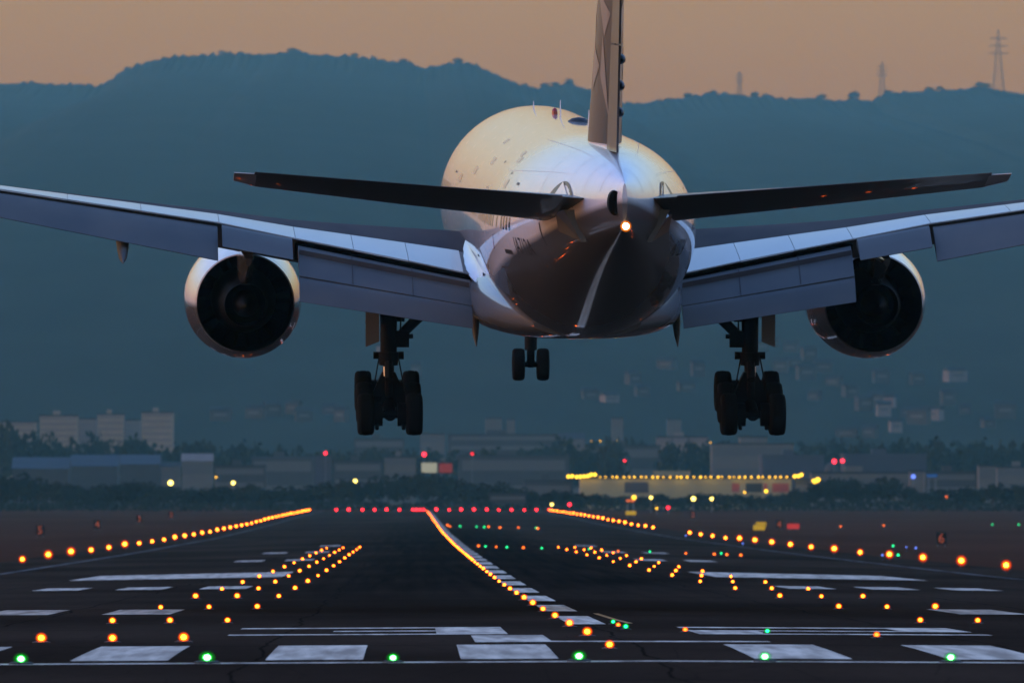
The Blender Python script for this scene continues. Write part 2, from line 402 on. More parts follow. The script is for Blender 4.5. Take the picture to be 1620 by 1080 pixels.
M['gear'] = mat('gear_metal', (0.006, 0.006, 0.007), 0.7, spec=0.08)
M['rim'] = mat('wheel_rim_metal', (0.015, 0.015, 0.015), 0.6, spec=0.2)
M['steel'] = mat('bare_metal', (0.5, 0.48, 0.45), 0.3, metal=1.0)
M['hot'] = mat('heat_stained_metal', (0.004, 0.0035, 0.003), 0.6, spec=0.06)
M['glass'] = mat('cabin_window_glass', (0.03, 0.03, 0.035), 0.1, coat=0.5)
M['marking'] = mat('black_marking_paint', (0.012, 0.012, 0.014), 0.5)
M['patch'] = mat('tan_panel_paint', (0.46, 0.33, 0.24), 0.4, coat=0.6)
M['redpaint'] = mat('red_beacon_glass', (0.25, 0.01, 0.01), 0.2)

SEC = [(0.02,-.88,-.92,-.9,.03),(.3,-.3,-1.5,-.9,.6),(1,.25,-2.1,-.85,1.15),(2.2,1.0,-2.6,-.7,1.75),(4,2.1,-2.9,-.4,2.4),(6,2.8,-3.05,-.15,2.85),(8.5,3.07,-3.1,0,3.07),(10,3.1,-3.1,0,3.1),
       (40,3.1,-3.1,0,3.1),(43,3.1,-2.97,.06,3.08),(46,3.1,-2.58,.2,2.98),(49,3.08,-2.0,.42,2.76),(52,3.03,-1.36,.68,2.4),(55,2.95,-.72,.95,1.93),(57,2.85,-.3,1.13,1.58),(59,2.7,.12,1.3,1.17),
       (60.5,2.54,.43,1.42,.83),(61.7,2.36,.7,1.5,.5),(62.5,2.2,.92,1.55,.24),(62.9,2.1,1.06,1.58,.07)]
def sec(s):
    if s <= SEC[0][0]: return SEC[0][1:]
    for i, (a, b) in enumerate(zip(SEC, SEC[1:])):
        if s <= b[0]:
            t = (s - a[0]) / (b[0] - a[0]); out = []
            p0 = SEC[max(0, i-1)]; p3 = SEC[min(len(SEC)-1, i+2)]
            for k in range(1, 5):   # monotone-ish hermite
                h = b[0]-a[0]; d = (b[k]-a[k])/h
                m0 = (b[k]-p0[k])/(b[0]-p0[0]) if i > 0 else d
                m1 = (p3[k]-a[k])/(p3[0]-a[0]) if i+2 < len(SEC) else d
                if abs(d) < 1e-6: m0 = m1 = 0
                t2, t3 = t*t, t*t*t
                out.append((2*t3-3*t2+1)*a[k] + (t3-2*t2+t)*h*m0 + (-2*t3+3*t2)*b[k] + (t3-t2)*h*m1)
            return tuple(out)
    return SEC[-1][1:]
def fus_x(s, z, off=0.0):
    top, bot, zw, hw = sec(s)
    h = (top - zw) if z > zw else (zw - bot)
    q = max(0.0, 1 - ((z - zw) / h) ** 2)
    return hw * math.sqrt(q) + off
NR = 144
def fring(s):
    top, bot, zw, hw = sec(s); r = []
    for i in range(NR):
        a = 2*math.pi*i/NR; z = math.cos(a)
        r.append((hw*math.sin(a), Y(s), zw + z*((top-zw) if z > 0 else (zw-bot))))
    return r
st = [.02,.1,.3,.6,1,1.6,2.2,3,4,5,6,7.2,8.5,10,15,20,25,30,35,38,40,41,42,43,44,45,46,47,48,49,50,51,52,53,54,55,56,57,58,59,59.8,60.5,61.1,61.7,62.1,62.5,62.75,62.9]
b = MB()
def fm_unused(i, j):
    s = (st[i]+st[i+1])/2; a = 2*math.pi*(j+.5)/NR
    top, bot, zw, hw = sec(s); z = math.cos(a); z = zw + z*((top-zw) if z > 0 else (zw-bot))
    return 1 if z < -1.75 + max(0, (s-40))*0.10 else 0
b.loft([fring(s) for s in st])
fuselage = b.build('fuselage', M['shaded_white'], plane, smooth=True, angle=50, loc=PL)

def fpatch(name, s0, s1, z0, z1, side, m, off=0.012, n=3):
    b = MB(); g = []
    for i in range(n+1):
        for j in range(n+1):
            s = s0+(s1-s0)*i/n; z = z0+(z1-z0)*j/n
            g.append(b.vert((side*fus_x(s, z, off), Y(s), z)))
    for i in range(n):
        for j in range(n): b.face((i*(n+1)+j, (i+1)*(n+1)+j, (i+1)*(n+1)+j+1, i*(n+1)+j+1))
    return b.build(name, m, fuselage, smooth=True)
doors = [6.6, 17.2, 37.6, 47.4]
for side in (-1, 1):
    s = 8.6
    while s < 50.5:
        if all(abs(s - d) > 0.95 for d in doors): fpatch('cabin_window', s, s+.27, .38, .76, side, M['glass'], .006, 2)
        s += 0.56
    for d in doors:   # passenger doors drawn as raised frames
        for (a, c, e, f) in ((d-.55, d-.50, -.75, 1.15), (d+.50, d+.55, -.75, 1.15), (d-.55, d+.55, 1.15, 1.2), (d-.55, d+.55, -.8, -.75)):
            fpatch('door_seam', a, c, e, f, side, M['marking'], .008, 2)
        fpatch('cabin_window', d-.12, d+.12, .4, .72, side, M['glass'], .006, 2)
# tan panels and small markings on the left flank
for (s0, ds, z0, dz) in ((44.2,.9,2.2,.16),(43.0,.8,2.35,.14),(33,1.1,1.85,.2),(46.0,.7,1.5,.25),(38.5,1.0,1.05,.3),(27,1.2,1.4,.22),(20,1.3,.95,.26),(47.2,.8,1.05,.22),(30,.9,2.4,.14),(41.5,.6,.95,.2)):
    fpatch('tan_panel', s0, s0+ds*1.5, z0, z0+dz, -1, M['patch'], .006, 6)
for (s0, ds, z0, dz, sd_) in ((49.5,.5,1.68,.07,-1),(46.2,.25,1.9,.06,-1),(39.5,.3,2.05,.06,-1),(48.8,1.1,-.32,.13,-1),(47.0,.9,-1.8,.1,-1),(36.5,1.2,-2.2,.1,-1),(50.3,.3,1.6,.06,1)):
    fpatch('dark_vent', s0, s0+ds, z0, z0+dz, sd_, M['marking'])
fpatch('red_stripe', 46.5, 46.62, -.25, .15, -1, M['redpaint'])
fpatch('dark_vent', 54.6, 54.72, .1, .75, -1, M['marking'])

# skin seams: hoops round the tail and lap joints along the body
def hoop(s, a0, a1, w=.03):
    b = MB(); n = 24; top, bot, zw, hw = sec(s)
    for i in range(n+1):
        a = R(a0 + (a1-a0)*i/n); c = math.cos(a)
        for q in (s, s+w):
            top, bot, zw, hw = sec(q); b.vert(((hw+.004)*math.sin(a), Y(q), zw + c*((top-zw) if c > 0 else (zw-bot)) + .004*c))
    for i in range(n): b.face((2*i, 2*i+1, 2*i+3, 2*i+2))
    return b.build('skin_seam', M['seam'], fuselage, smooth=True)
M['seam'] = mat('skin_seam_grey', (.42, .39, .36), .5)  # even grey of the seam strips themselves
for (s, a0, a1) in ((13, -100, 100), (18.5, -100, 100), (24, -95, 95), (29.5, -95, 95), (35, -95, 95), (40.5, -95, 95), (44.5, -95, 95), (48.9, -88, 88), (54.2, -80, -12), (54.2, 12, 80), (57.6, -75, 75), (59.6, -75, 75), (61.2, -70, 70)): hoop(s, a0, a1, .02)
for a in (-52, -24, 24, 52):
    b = MB(); ss = [44.5 + .8*i for i in range(17)]
    for q in ss:
        top, bot, zw, hw = sec(q)
        for da in (0, .22):
            c = math.cos(R(a+da)); b.vert(((hw+.004)*math.sin(R(a+da)), Y(q), zw + c*((top-zw) if c > 0 else (zw-bot)) + .004*c))
    for i in range(len(ss)-1): b.face((2*i, 2*i+1, 2*i+3, 2*i+2))
    b.build('skin_seam', M['seam'], fuselage, smooth=True)
# registration on both flanks
def text_mesh(txt, size):
    cu = bpy.data.curves.new('tmp_text', 'FONT'); cu.body = txt; cu.size = size; cu.resolution_u = 2
    o = bpy.data.objects.new('tmp_text', cu); COL.objects.link(o)
    bpy.context.view_layer.update()
    me = bpy.data.meshes.new_from_object(o.evaluated_get(bpy.context.evaluated_depsgraph_get()))
    bpy.data.objects.remove(o); bpy.data.curves.remove(cu)
    return me
for side in (-1, 1):
    me = text_mesh('JA712A', 0.78)
    bm = bmesh.new(); bm.from_mesh(me); bmesh.ops.triangulate(bm, faces=bm.faces); bmesh.ops.subdivide_edges(bm, edges=bm.edges, cuts=1)
    for v in bm.verts:
        u, w = v.co.x, v.co.y
        s = 50.6 + u*0.95 if side < 0 else 53.9 - u*0.95
        z = -.26 + w*0.9
        v.co = (side*fus_x(s, z, .01), Y(s), z)
    bmesh.ops.recalc_face_normals(bm, faces=bm.faces); bm.to_mesh(me); bm.free()
    me.materials.clear(); me.materials.append(M['marking']); me.name = 'registration'
    o = bpy.data.objects.new('registration', me); link(o, fuselage)
# roof fittings
b = MB(); b.lathe([(0,.09),(.1,.09),(.17,.07),(.22,.0)], (0.0, Y(22), 3.08), 'z', 12); b.build('red_beacon', M['redpaint'], fuselage, smooth=True)
for (s, x, h) in ((24.5, .05, .55), (41, .1, .6), (14, -.3, .3)):
    b = MB(); zz = sec(s)[0] - .06
    b.loft([[(x-.02, Y(s-.25), zz), (x+.02, Y(s-.25), zz), (x+.02, Y(s+.25), zz), (x-.02, Y(s+.25), zz)], [(x-.008, Y(s+.05), zz+h), (x+.008, Y(s+.05), zz+h), (x+.008, Y(s+.2), zz+h), (x-.008, Y(s+.2), zz+h)]])
    b.build('antenna', M['white'], fuselage)
b = MB(); b.lathe([(-.04,.34),(.08,.32),(.16,.2),(.19,.0)], (0.25, Y(32), sec(32)[0]-.06), 'z', 20); b.build('satellite_dome', M['marking'], fuselage, smooth=True)
# exhaust outlet of the tail cone on its left, and the tail lamp
def ell(cx, s0, s1, z, ry, rz, m, name, par):
    b = MB(); n = 20
    r0 = [(cx + .0, Y(s0), z + 0)] * 0
    A = []; B = []
    for i in range(n):
        a = 2*math.pi*i/n
        A.append((cx + math.cos(a)*ry, Y(s0), z + math.sin(a)*rz)); B.append((cx + math.cos(a)*ry*.9, Y(s1), z + math.sin(a)*rz*.9))
    b.loft([A, B], mi=0); return b.build(name, m, par, smooth=True, angle=40)
apu = ell(-.26, 61.0, 62.6, 1.55, .19, .38, M['hot'], 'exhaust_outlet', fuselage)
ell(-.27, 62.59, 62.605, 1.52, .13, .29, M['dark'], 'exhaust_opening', fuselage)
M['lampwhite'] = lampmat('tail_lamp_light', (1.0, 0.55, 0.2), 2.5)
M['lampglow'] = halomat('tail_lamp_halo', (1.0, 0.2, 0.01), 0.10, 0.72)  # added glow shell that imitates bloom round the tail lamp
def ball(r, c, n=12, squash=1.0):
    b = MB(); b.lathe([(-r*squash*math.cos(math.pi*i/8), max(1e-4, r*math.sin(math.pi*i/8))) for i in range(9)], c, 'y', n); return b
ball(.095, (0.03, Y(62.98), .92)).build('tail_lamp', M['lampwhite'], fuselage, smooth=True)
ball(.155, (0.03, Y(62.98), .92)).build('tail_lamp_halo', M['lampglow'], fuselage, smooth=True)

# wing to body fairing
b = MB(); rings = []
for (s, hw, bot, top) in ((16.5,1.2,-2.95,-1.6),(18.5,2.55,-3.15,-1.3),(21,3.1,-3.27,-1.0),(25,3.32,-3.33,-.9),(31,3.36,-3.34,-.9),(35,3.28,-3.32,-.95),(38,3.02,-3.24,-1.2),(40.5,2.45,-3.12,-1.6),(42.5,1.6,-2.96,-2.0)):
    r = []
    for i in range(40):
        a = 2*math.pi*i/40; c, q = math.cos(a), math.sin(a); mz = (top+bot)/2; hz = (top-bot)/2; e = 2/2.7
        r.append((math.copysign(abs(q)**e, q)*hw, Y(s), mz + math.copysign(abs(c)**e, c)*hz))
    rings.append(r)
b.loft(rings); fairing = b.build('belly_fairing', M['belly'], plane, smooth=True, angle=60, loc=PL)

# ---- airfoils
AX = [0, .006, .02, .05, .1, .17, .26, .38, .5, .62, .74, .84, .92, 1.0]
def yt(x): return max(0.0, (0.2969*math.sqrt(x) - .126*x - .3516*x*x + .2843*x**3 - .1036*x**4) / .2)   # 0..~0.5
def foil_pts(lat, sLE, sTE, zLE, zTE, t, te=.012):
    up, lo = [], []
    for x in AX:
        s = sLE + (sTE-sLE)*x; zc = zLE + (zTE-zLE)*x; q = yt(x)*2*t
        up.append((lat, Y(s), zc + .55*q + te*x)); lo.append((lat, Y(s), zc - .45*q - te*x))
    return up + lo[::-1]
WSEC = [(0,18.6,35.2,-1.95,-1.8,2.1),(3.0,20.6,35.0,-1.5,-1.47,1.85),(5.6,22.4,34.85,-1.2,-.93,1.55),(8.4,24.3,34.7,-.87,-.39,1.27),(10.7,25.9,35.3,-.5,.1,1.1),(14,28.15,36.35,-.01,.63,.95),(17.3,30.4,37.4,.48,1.16,.78),(24,35.0,39.6,1.6,2.2,.5),(28.5,38.1,41.1,2.4,2.95,.3),(30.2,39.9,41.7,2.85,3.28,.16)]
def wsec(lat):
    for a, b in zip(WSEC, WSEC[1:]):
        if lat <= b[0]:
            t = (lat-a[0])/(b[0]-a[0]); return tuple(p+(q-p)*t for p, q in zip(a, b))
    return WSEC[-1]
def upper(lat, x, off=0.0):
    l, sLE, sTE, zLE, zTE, t = wsec(lat)
    return (lat, Y(sLE+(sTE-sLE)*x), zLE+(zTE-zLE)*x + .55*yt(x)*2*t + .012*x + off)
def mir(b, side):
    if side < 0: b.v = [(-x, y, z) for x, y, z in b.v]
    return b
def slab(lat0, lat1, prof0, prof1):
    """a spanwise loft between two closed profiles given as (s, z)"""
    b = MB(); b.loft([[(lat0, Y(s), z) for s, z in prof0], [(lat1, Y(s), z) for s, z in prof1]]); return b
def flap_prof(lat, ds0, dz0, ds1, dz1, th):
    """a cambered blade from (TE+ds0, zTE+dz0) to (TE+ds1, zTE+dz1)"""
    w = wsec(lat); s0, z0, s1, z1 = w[2]+ds0, w[4]+dz0, w[2]+ds1, w[4]+dz1
    L = math.hypot(s1-s0, z1-z0); tx, tz = (s1-s0)/L, (z1-z0)/L; nx, nz = -tz, tx     # normal, upwards
    if nz < 0: nx, nz = -nx, -nz
    up = [(0,0),(.04,.5),(.15,.85),(.35,1.0),(.65,.6),(1,.05)]; lo = [(1,-.05),(.5,-.12),(.12,-.3),(.03,-.25)]
    return [(s0+tx*L*a+nx*th*h, z0+tz*L*a+nz*th*h) for a, h in up+lo]
for side in (-1, 1):
    b = MB(); ns = len(AX)
    lats = [0, 3.0, 4.3, 5.6, 7, 8.4, 10.7, 12.3, 14, 15.6, 17.3, 20.6, 24, 26.3, 28.5, 30.2]
    def wm(i, j):
        return 1 if (3 <= j <= 9) else 0
    b.loft([foil_pts(*wsec(l)) for l in lats], mfun=wm)
    wing = mir(b, side).build('wing', [M['winggrey'], M['corogard']], plane, smooth=True, angle=45, loc=PL)
    # spoilers: each a panel lying 2 cm proud of the skin
    for (a, c) in ((3.35,4.985),(5.0,6.635),(6.65,8.385),(8.4,10.69),(10.705,13.035),(13.05,15.235),(15.25,17.435),(17.45,19.6)):
        b = MB(); g0 = []; g1 = []
        for x in (.74, .79, .84, .93, 1.0):
            g0.append((upper(a, x, .03), upper(c, x, .03))); g1.append((upper(a, x, -.02), upper(c, x, -.02)))
        n = len(g0)
        rings = [[g0[k][0], g0[k][1], g1[k][1], g1[k][0]] for k in range(n)]
        b.loft(rings); mir(b, side).build('spoiler', M['spoiler'], wing, smooth=True, angle=30)
    b = MB(); rings = []
    for k, s_ in enumerate((28, 30, 32, 33.4, 34.4, 35.3, 36.2)):
        w3 = wsec(3.2); xf = min(1.0, (s_-w3[1])/(w3[2]-w3[1])); zu = upper(3.2, xf)[2] - max(0, s_-35)*.25; hh = (.08, .3, .55, .65, .6, .42, .1)[k]; ww = (.15, .3, .42, .46, .42, .3, .1)[k]
        rings.append([(2.8, Y(s_), zu+hh)] + [(2.8+ww*(1-math.cos(R(q))) + .05, Y(s_), zu+hh*(1-math.sin(R(q)))) for q in (15, 35, 55, 75, 90)] + [(2.8+ww, Y(s_), zu-.1), (2.8, Y(s_), zu-.1)])
    b.loft(rings); mir(b, side).build('root_fillet', M['white'], wing, smooth=True, angle=60)
    # double slotted inboard flap
    b = slab(3.15, 8.32, flap_prof(3.15, -.25, -.28, 1.55, -.88, .26), flap_prof(8.32, -.25, -.26, 1.75, -1.02, .26)); mir(b, side).build('inboard_flap', M['winggrey'], wing, smooth=True, angle=35)
    b = slab(3.15, 8.32, flap_prof(3.15, 1.42, -.9, 2.25, -1.52, .13), flap_prof(8.32, 1.6, -1.05, 2.5, -1.76, .13)); mir(b, side).build('aft_flap', M['winggrey'], wing, smooth=True, angle=35)
    for lt in (4.9, 6.7):
        b = slab(lt, lt+.018, flap_prof(lt, -.25, -.265, 1.65, -.94, .275), flap_prof(lt+.018, -.25, -.265, 1.65, -.94, .268)); mir(b, side).build('flap_seam', M['corogard'], wing)
    b = slab(3.2, 8.3, flap_prof(3.2, .62, -.36, .70, -.39, .16), flap_prof(8.3, .68, -.40, .76, -.43, .16)); mir(b, side).build('flap_seam', M['corogard'], wing)
    b = slab(8.5, 10.62, flap_prof(8.5, -.1, -.1, 1.7, -.58, .22), flap_prof(10.62, -.1, -.1, 1.65, -.62, .2)); mir(b, side).build('flaperon', M['winggrey'], wing, smooth=True, angle=35)
    b = slab(10.75, 21.2, flap_prof(10.75, -.2, -.16, 1.75, -1.06, .24), flap_prof(21.2, -.15, -.1, 1.0, -.58, .14)); mir(b, side).build('outboard_flap', M['winggrey'], wing, smooth=True, angle=35)
    b = slab(21.3, 28.3, flap_prof(21.3, -.05, -.05, 1.0, -.25, .14), flap_prof(28.3, -.05, -.04, .7, -.16, .08)); mir(b, side).build('aileron', M['winggrey'], wing, smooth=True, angle=35)
    # dark cove under the trailing edge, in front of the flaps
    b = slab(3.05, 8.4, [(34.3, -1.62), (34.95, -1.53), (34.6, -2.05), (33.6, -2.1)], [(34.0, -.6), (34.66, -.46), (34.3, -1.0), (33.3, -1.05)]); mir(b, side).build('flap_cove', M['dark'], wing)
    # flap track fairings
    for (lat, ln, r, drop) in ((3.02, 3.4, .15, -2.05), (13.6, 4.6, .22, -1.55), (17.6, 4.0, .2, -1.3), (21.2, 3.4, .17, -1.1)):
        w = wsec(lat); b = MB(); rings = []
        for k in range(9):
            u = k/8; s = w[2] - ln*.55 + ln*u; zz = w[4] + (-.45 - .25*u) + (drop + .7)*max(0, u-.45)/.55
            rr = r*math.sin(math.pi*min(1, u*.92+.06))**.6 if u < .98 else .015
            rings.append([(lat + math.cos(2*math.pi*i/14)*rr, Y(s), zz + math.sin(2*math.pi*i/14)*rr*1.7) for i in range(14)])
        b.loft(rings); mir(b, side).build('flap_track_fairing', M['winggrey'], wing, smooth=True, angle=50)
    # ---- engine
    ex, ez = 9.72, -2.66
    b = MB()
    b.lathe([(Y(19.2),1.42),(Y(19.0),1.5),(Y(18.95),1.56),(Y(19.05),1.63),(Y(19.5),1.73),(Y(20.4),1.81),(Y(22),1.84),(Y(23.3),1.80),(Y(24.6),1.68),(Y(25.7),1.53),(Y(25.72),1.49),(Y(25.2),1.49),(Y(23.5),1.50),(Y(22),1.48)], (ex, 0, ez), 'y', 64,
            mfun=lambda i, j: 1 if i >= 10 else (2 if i < 3 else 0))
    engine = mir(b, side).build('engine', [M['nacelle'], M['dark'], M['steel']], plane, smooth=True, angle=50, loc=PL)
    b = MB(); b.lathe([(Y(21.0),.9),(Y(22.5),1.02),(Y(24),.98),(Y(25.5),.84),(Y(26.9),.68),(Y(27.0),.66),(Y(26.6),.63),(Y(25.5),.62)], (ex, 0, ez), 'y', 40); mir(b, side).build('core_cowl', M['hot'], engine, smooth=True, angle=50)
    b = MB(); b.lathe([(Y(25.2),.42),(Y(26.6),.40),(Y(27.3),.26),(Y(27.7),.1),(Y(27.8),.001)], (ex, 0, ez), 'y', 28); mir(b, side).build('exhaust_plug', M['hot'], engine, smooth=True)
    b = MB(); b.lathe([(Y(21.9),1.49),(Y(21.9),.001)], (ex, 0, ez), 'y', 48); mir(b, side).build('fan_disc', M['dark'], engine)
    b = MB(); b.lathe([(Y(25.6),.63),(Y(25.6),.001)], (ex, 0, ez), 'y', 32); mir(b, side).build('turbine_face', M['dark'], engine)
    for k in range(22):
        a = 2*math.pi*k/22; b = MB()
        u = Vector((math.cos(a), 0, math.sin(a))); w = Vector((-math.sin(a), 0, math.cos(a)))
        c = Vector((ex, Y(22.4), ez))
        A = [c+u*.98-w*.015, c+u*.98+w*.015, c+u*.98+w*.13+Vector((0,-.5,0)), c+u*.98+w*.10+Vector((0,-.5,0))]
        B = [p+u*.5 for p in A]; b.loft([A, B]); mir(b, side).build('guide_vane', M['dark'], engine)
    # pylon with its aft wedge running down to the core
    b = MB(); rings = []
    for (s, hw, zt, zb) in ((21.2,.12,-.75,-1.0),(22.5,.26,-.55,-1.2),(24.5,.3,-.45,-1.5),(26.2,.3,-.5,-1.95),(27.2,.26,-.7,-2.0),(28.6,.2,-.95,-1.75),(31,.1,-1.1,-1.35)):
        rings.append([(ex-hw, Y(s), zt), (ex+hw, Y(s), zt), (ex+hw*.75, Y(s), zb+.1), (ex+hw*.2, Y(s), zb), (ex-hw*.2, Y(s), zb), (ex-hw*.75, Y(s), zb+.1)])
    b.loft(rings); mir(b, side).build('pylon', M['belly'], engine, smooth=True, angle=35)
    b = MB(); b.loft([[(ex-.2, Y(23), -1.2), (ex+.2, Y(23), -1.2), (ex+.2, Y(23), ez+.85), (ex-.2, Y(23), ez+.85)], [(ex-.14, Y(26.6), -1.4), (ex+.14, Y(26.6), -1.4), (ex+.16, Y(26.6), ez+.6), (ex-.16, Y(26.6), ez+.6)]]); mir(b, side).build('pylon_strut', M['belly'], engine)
    # ---- main landing gear
    gx, gs, tz = 5.49, 31.8, -5.44
    b = MB()
    b.tube((gx, Y(gs), -1.3), (gx, Y(gs), -3.95), .27, .25, 16); b.tube((gx, Y(gs), -3.9), (gx, Y(gs), -4.3), .33, .28, 16); b.tube((gx, Y(gs), -4.25), (gx, Y(gs), -5.45), .17, .17, 14)
    b.tube((gx-.46, Y(gs), -4.0), (gx+.46, Y(gs), -4.0), .12, .11, 10); b.tube((gx-.48, Y(gs)+.1, -2.75), (gx+.25, Y(gs)+.1, -2.75), .24, .24, 12)
    b.loft([[(gx-.2, Y(gs)-.25, -4.5), (gx+.2, Y(gs)-.25, -4.5), (gx+.2, Y(gs)+.2, -4.5), (gx-.2, Y(gs)+.2, -4.5)], [(gx-.46, Y(gs)-.3, -5.1), (gx+.46, Y(gs)-.3, -5.1), (gx+.46, Y(gs)+.3, -5.1), (gx-.46, Y(gs)+.3, -5.1)], [(gx-.46, Y(gs)-.3, -5.55), (gx+.46, Y(gs)-.3, -5.55), (gx+.46, Y(gs)+.3, -5.55), (gx-.46, Y(gs)+.3, -5.55)]])
    gear = mir(b, side).build('main_landing_gear', M['gear'], plane, smooth=True, angle=40, loc=PL)
    b = MB(); b.tube((gx-2.1, Y(gs)+.4, -1.7), (gx-.3, Y(gs), -3.45), .19, .15, 12); b.box(gx-.62, gx-.2, Y(gs)-.15, Y(gs)+.15, -3.75, -3.25); b.tube((gx-.74, Y(gs), -3.42), (gx-.3, Y(gs), -3.42), .07, n=8); mir(b, side).build('side_brace', M['gear'], gear, smooth=True, angle=40)
    b = MB(); b.tube((gx-.1, Y(gs)+1.9, -1.9), (gx, Y(gs)+.1, -4.0), .12, .1, 10); mir(b, side).build('drag_brace', M['gear'], gear, smooth=True, angle=40)
    for q in (-1, 1):
        b = MB(); b.tube((gx+q*.3, Y(gs)-.2, -4.1), (gx+q*.42, Y(gs)-.3, -4.75), .022, n=6); b.tube((gx+q*.42, Y(gs)-.3, -4.7), (gx+q*.2, Y(gs)-.2, -5.1), .022, n=6); mir(b, side).build('brake_hose', M['gear'], gear)
    b = MB(); b.tube((gx-.36, Y(gs)-.1, -2.7), (gx-.36, Y(gs)-.1, -3.5), .025, n=6); mir(b, side).build('brake_hose', M['gear'], gear)
    b = MB(); b.tube((gx, Y(gs)-.3, -4.2), (gx, Y(gs)-.62, -4.7), .13, n=8); b.tube((gx, Y(gs)-.62, -4.7), (gx, Y(gs)-.25, -5.2), .13, n=8); mir(b, side).build('torsion_link', M['gear'], gear)
    b = MB(); b.tube((gx+.1, Y(gs)-.22, -4.33), (gx+.1, Y(gs)-.22, -4.62), .07, n=12); mir(b, side).build('oleo_piston', M['steel'], gear, smooth=True, angle=40)
    b = MB(); b.loft([[(gx+.36, Y(gs)+.75, -1.75), (gx+.4, Y(gs)+.75, -1.75), (gx+.4, Y(gs)-.75, -1.75), (gx+.36, Y(gs)-.75, -1.75)], [(gx+.40, Y(gs)+.75, -3.1), (gx+.46, Y(gs)+.75, -3.1), (gx+.74, Y(gs)-.6, -2.98), (gx+.70, Y(gs)-.6, -2.98)]])
    b.box(gx+.32, gx+.37, Y(gs)-.6, Y(gs)+.6, -2.9, -1.8)
    b.loft([[(gx+.32, Y(gs)-.74, -1.6), (gx+.72, Y(gs)-.70, -1.6), (gx+.72, Y(gs)-.66, -1.6), (gx+.32, Y(gs)-.70, -1.6)], [(gx+.30, Y(gs)-.74, -3.55), (gx+.72, Y(gs)-.70, -3.72), (gx+.72, Y(gs)-.66, -3.72), (gx+.30, Y(gs)-.70, -3.55)]])
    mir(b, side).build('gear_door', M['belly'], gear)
    TT = R(11)     # the truck hangs with its rear wheels low
    def tr(dy, dz): return Y(gs) + dy*math.cos(TT) - dz*math.sin(TT), tz + dy*math.sin(TT) + dz*math.cos(TT)
    b = MB(); (ya, za), (yb, zb) = tr(1.55, 0), tr(-1.55, 0); b.tube((gx, ya, za), (gx, yb, zb), .19, .19, 12)
    for k in (-1.46, 0, 1.46):
        yy, zz = tr(k, 0); b.tube((gx-.75, yy, zz), (gx+.75, yy, zz), .12, n=12)
        for q in (-.36, .36): b.tube((gx+q-.13, yy, zz), (gx+q+.13, yy, zz), .36, n=14)
        for q in (-.4, .4): b.tube((gx+q, yy, zz-.2), (gx+q, yy-.3, zz-.42), .06, n=6)
    mir(b, side).build('truck_beam', M['gear'], gear, smooth=True, angle=40)
    for k in (-1.46, 0, 1.46):
        for q in (-.73, .73):
            yy, zz = tr(k, 0); b = MB()
            b.lathe([(-.17,.28),(-.21,.33),(-.245,.42),(-.25,.5),(-.235,.57),(-.19,.615),(-.12,.632),(-.118,.618),(-.09,.618),(-.088,.635),(0,.638),(.088,.635),(.09,.618),(.118,.618),(.12,.632),(.19,.615),(.235,.57),(.25,.5),(.245,.42),(.21,.33),(.17,.28)], (gx+q, yy, zz), 'x', 40)
            b.lathe([(-.19,.001),(-.19,.12),(-.13,.16),(-.12,.25),(-.175,.285)], (gx+q, yy, zz), 'x', 24, mi=1); b.lathe([(.175,.285),(.12,.25),(.13,.16),(.19,.12),(.19,.001)], (gx+q, yy, zz), 'x', 24, mi=1)
            mir(b, side).build('wheel', [M['rubber'], M['rim']], gear, smooth=True, angle=35)
    # ---- horizontal stabiliser, trailing edge raised
    TS = [(.3,53.2,59.6,.83,1.56,.74),(1.1,53.75,59.9,.9,1.6,.70),(6,57.0,61.1,1.45,2.0,.44),(10.15,59.8,62.15,1.96,2.33,.23),(10.76,60.6,62.3,2.12,2.37,.12)]
    b = MB(); b.loft([foil_pts(*q) for q in TS], mfun=lambda i, j: 1 if i == 3 else 0)
    stab = mir(b, side).build('horizontal_stabilizer', [M['tailgrey'], M['white']], plane, smooth=True, angle=45, loc=PL)
    b = MB()
    A = [(59.75,1.61),(60.3,1.66),(60.32,1.64),(59.75,1.52)]; B = [(62.12,2.345),(62.5,2.40),(62.5,2.385),(62.12,2.30)]
    b.loft([[(1.6, Y(s+.15), z+.035) for s, z in A], [(10.2, Y(s), z) for s, z in B]]); mir(b, side).build('elevator', M['tailgrey'], stab)
    # seal plates where the tailplane meets the body
    b = MB(); n = 14; A = []; Bq = []
    for i in range(n):
        u = i/(n-1); s = 55.6+3.2*u; z = 1.5+.5*math.sin(math.pi*u)**.8
        A.append((fus_x(s, z, .02), Y(s), z)); Bq.append((fus_x(s, 1.3, .02), Y(s), 1.3))
    b.loft([A, Bq], cap=False, closed=False); mir(b, side).build('seal_plate', M['tailgrey'], fuselage, smooth=True)
    b = MB(); b.face([b.vert((fus_x(q, zz, .05), Y(q), zz)) for q, zz in ((56.4, 1.5), (58.4, 1.5), (57.0, 1.98))]); mir(b, side).build('white_wedge', M['white'], fuselage)
    b = MB(); b.loft([[(fus_x(57.2,1.2,.0), Y(57.2), 1.1), (fus_x(57.2,1.2,.1), Y(57.2), 1.1), (fus_x(57.2,.8,.06), Y(57.2), .6), (fus_x(57.2,.8,0), Y(57.2), .6)], [(fus_x(58.9,1.2,-.02), Y(58.9), 1.25), (fus_x(58.9,1.2,.30), Y(58.9), 1.25), (fus_x(58.9,.5,.10), Y(58.9), .35), (fus_x(58.9,.5,-.05), Y(58.9), .35)]])
    mir(b, side).build('tail_root_fairing', M['belly'], fuselage)

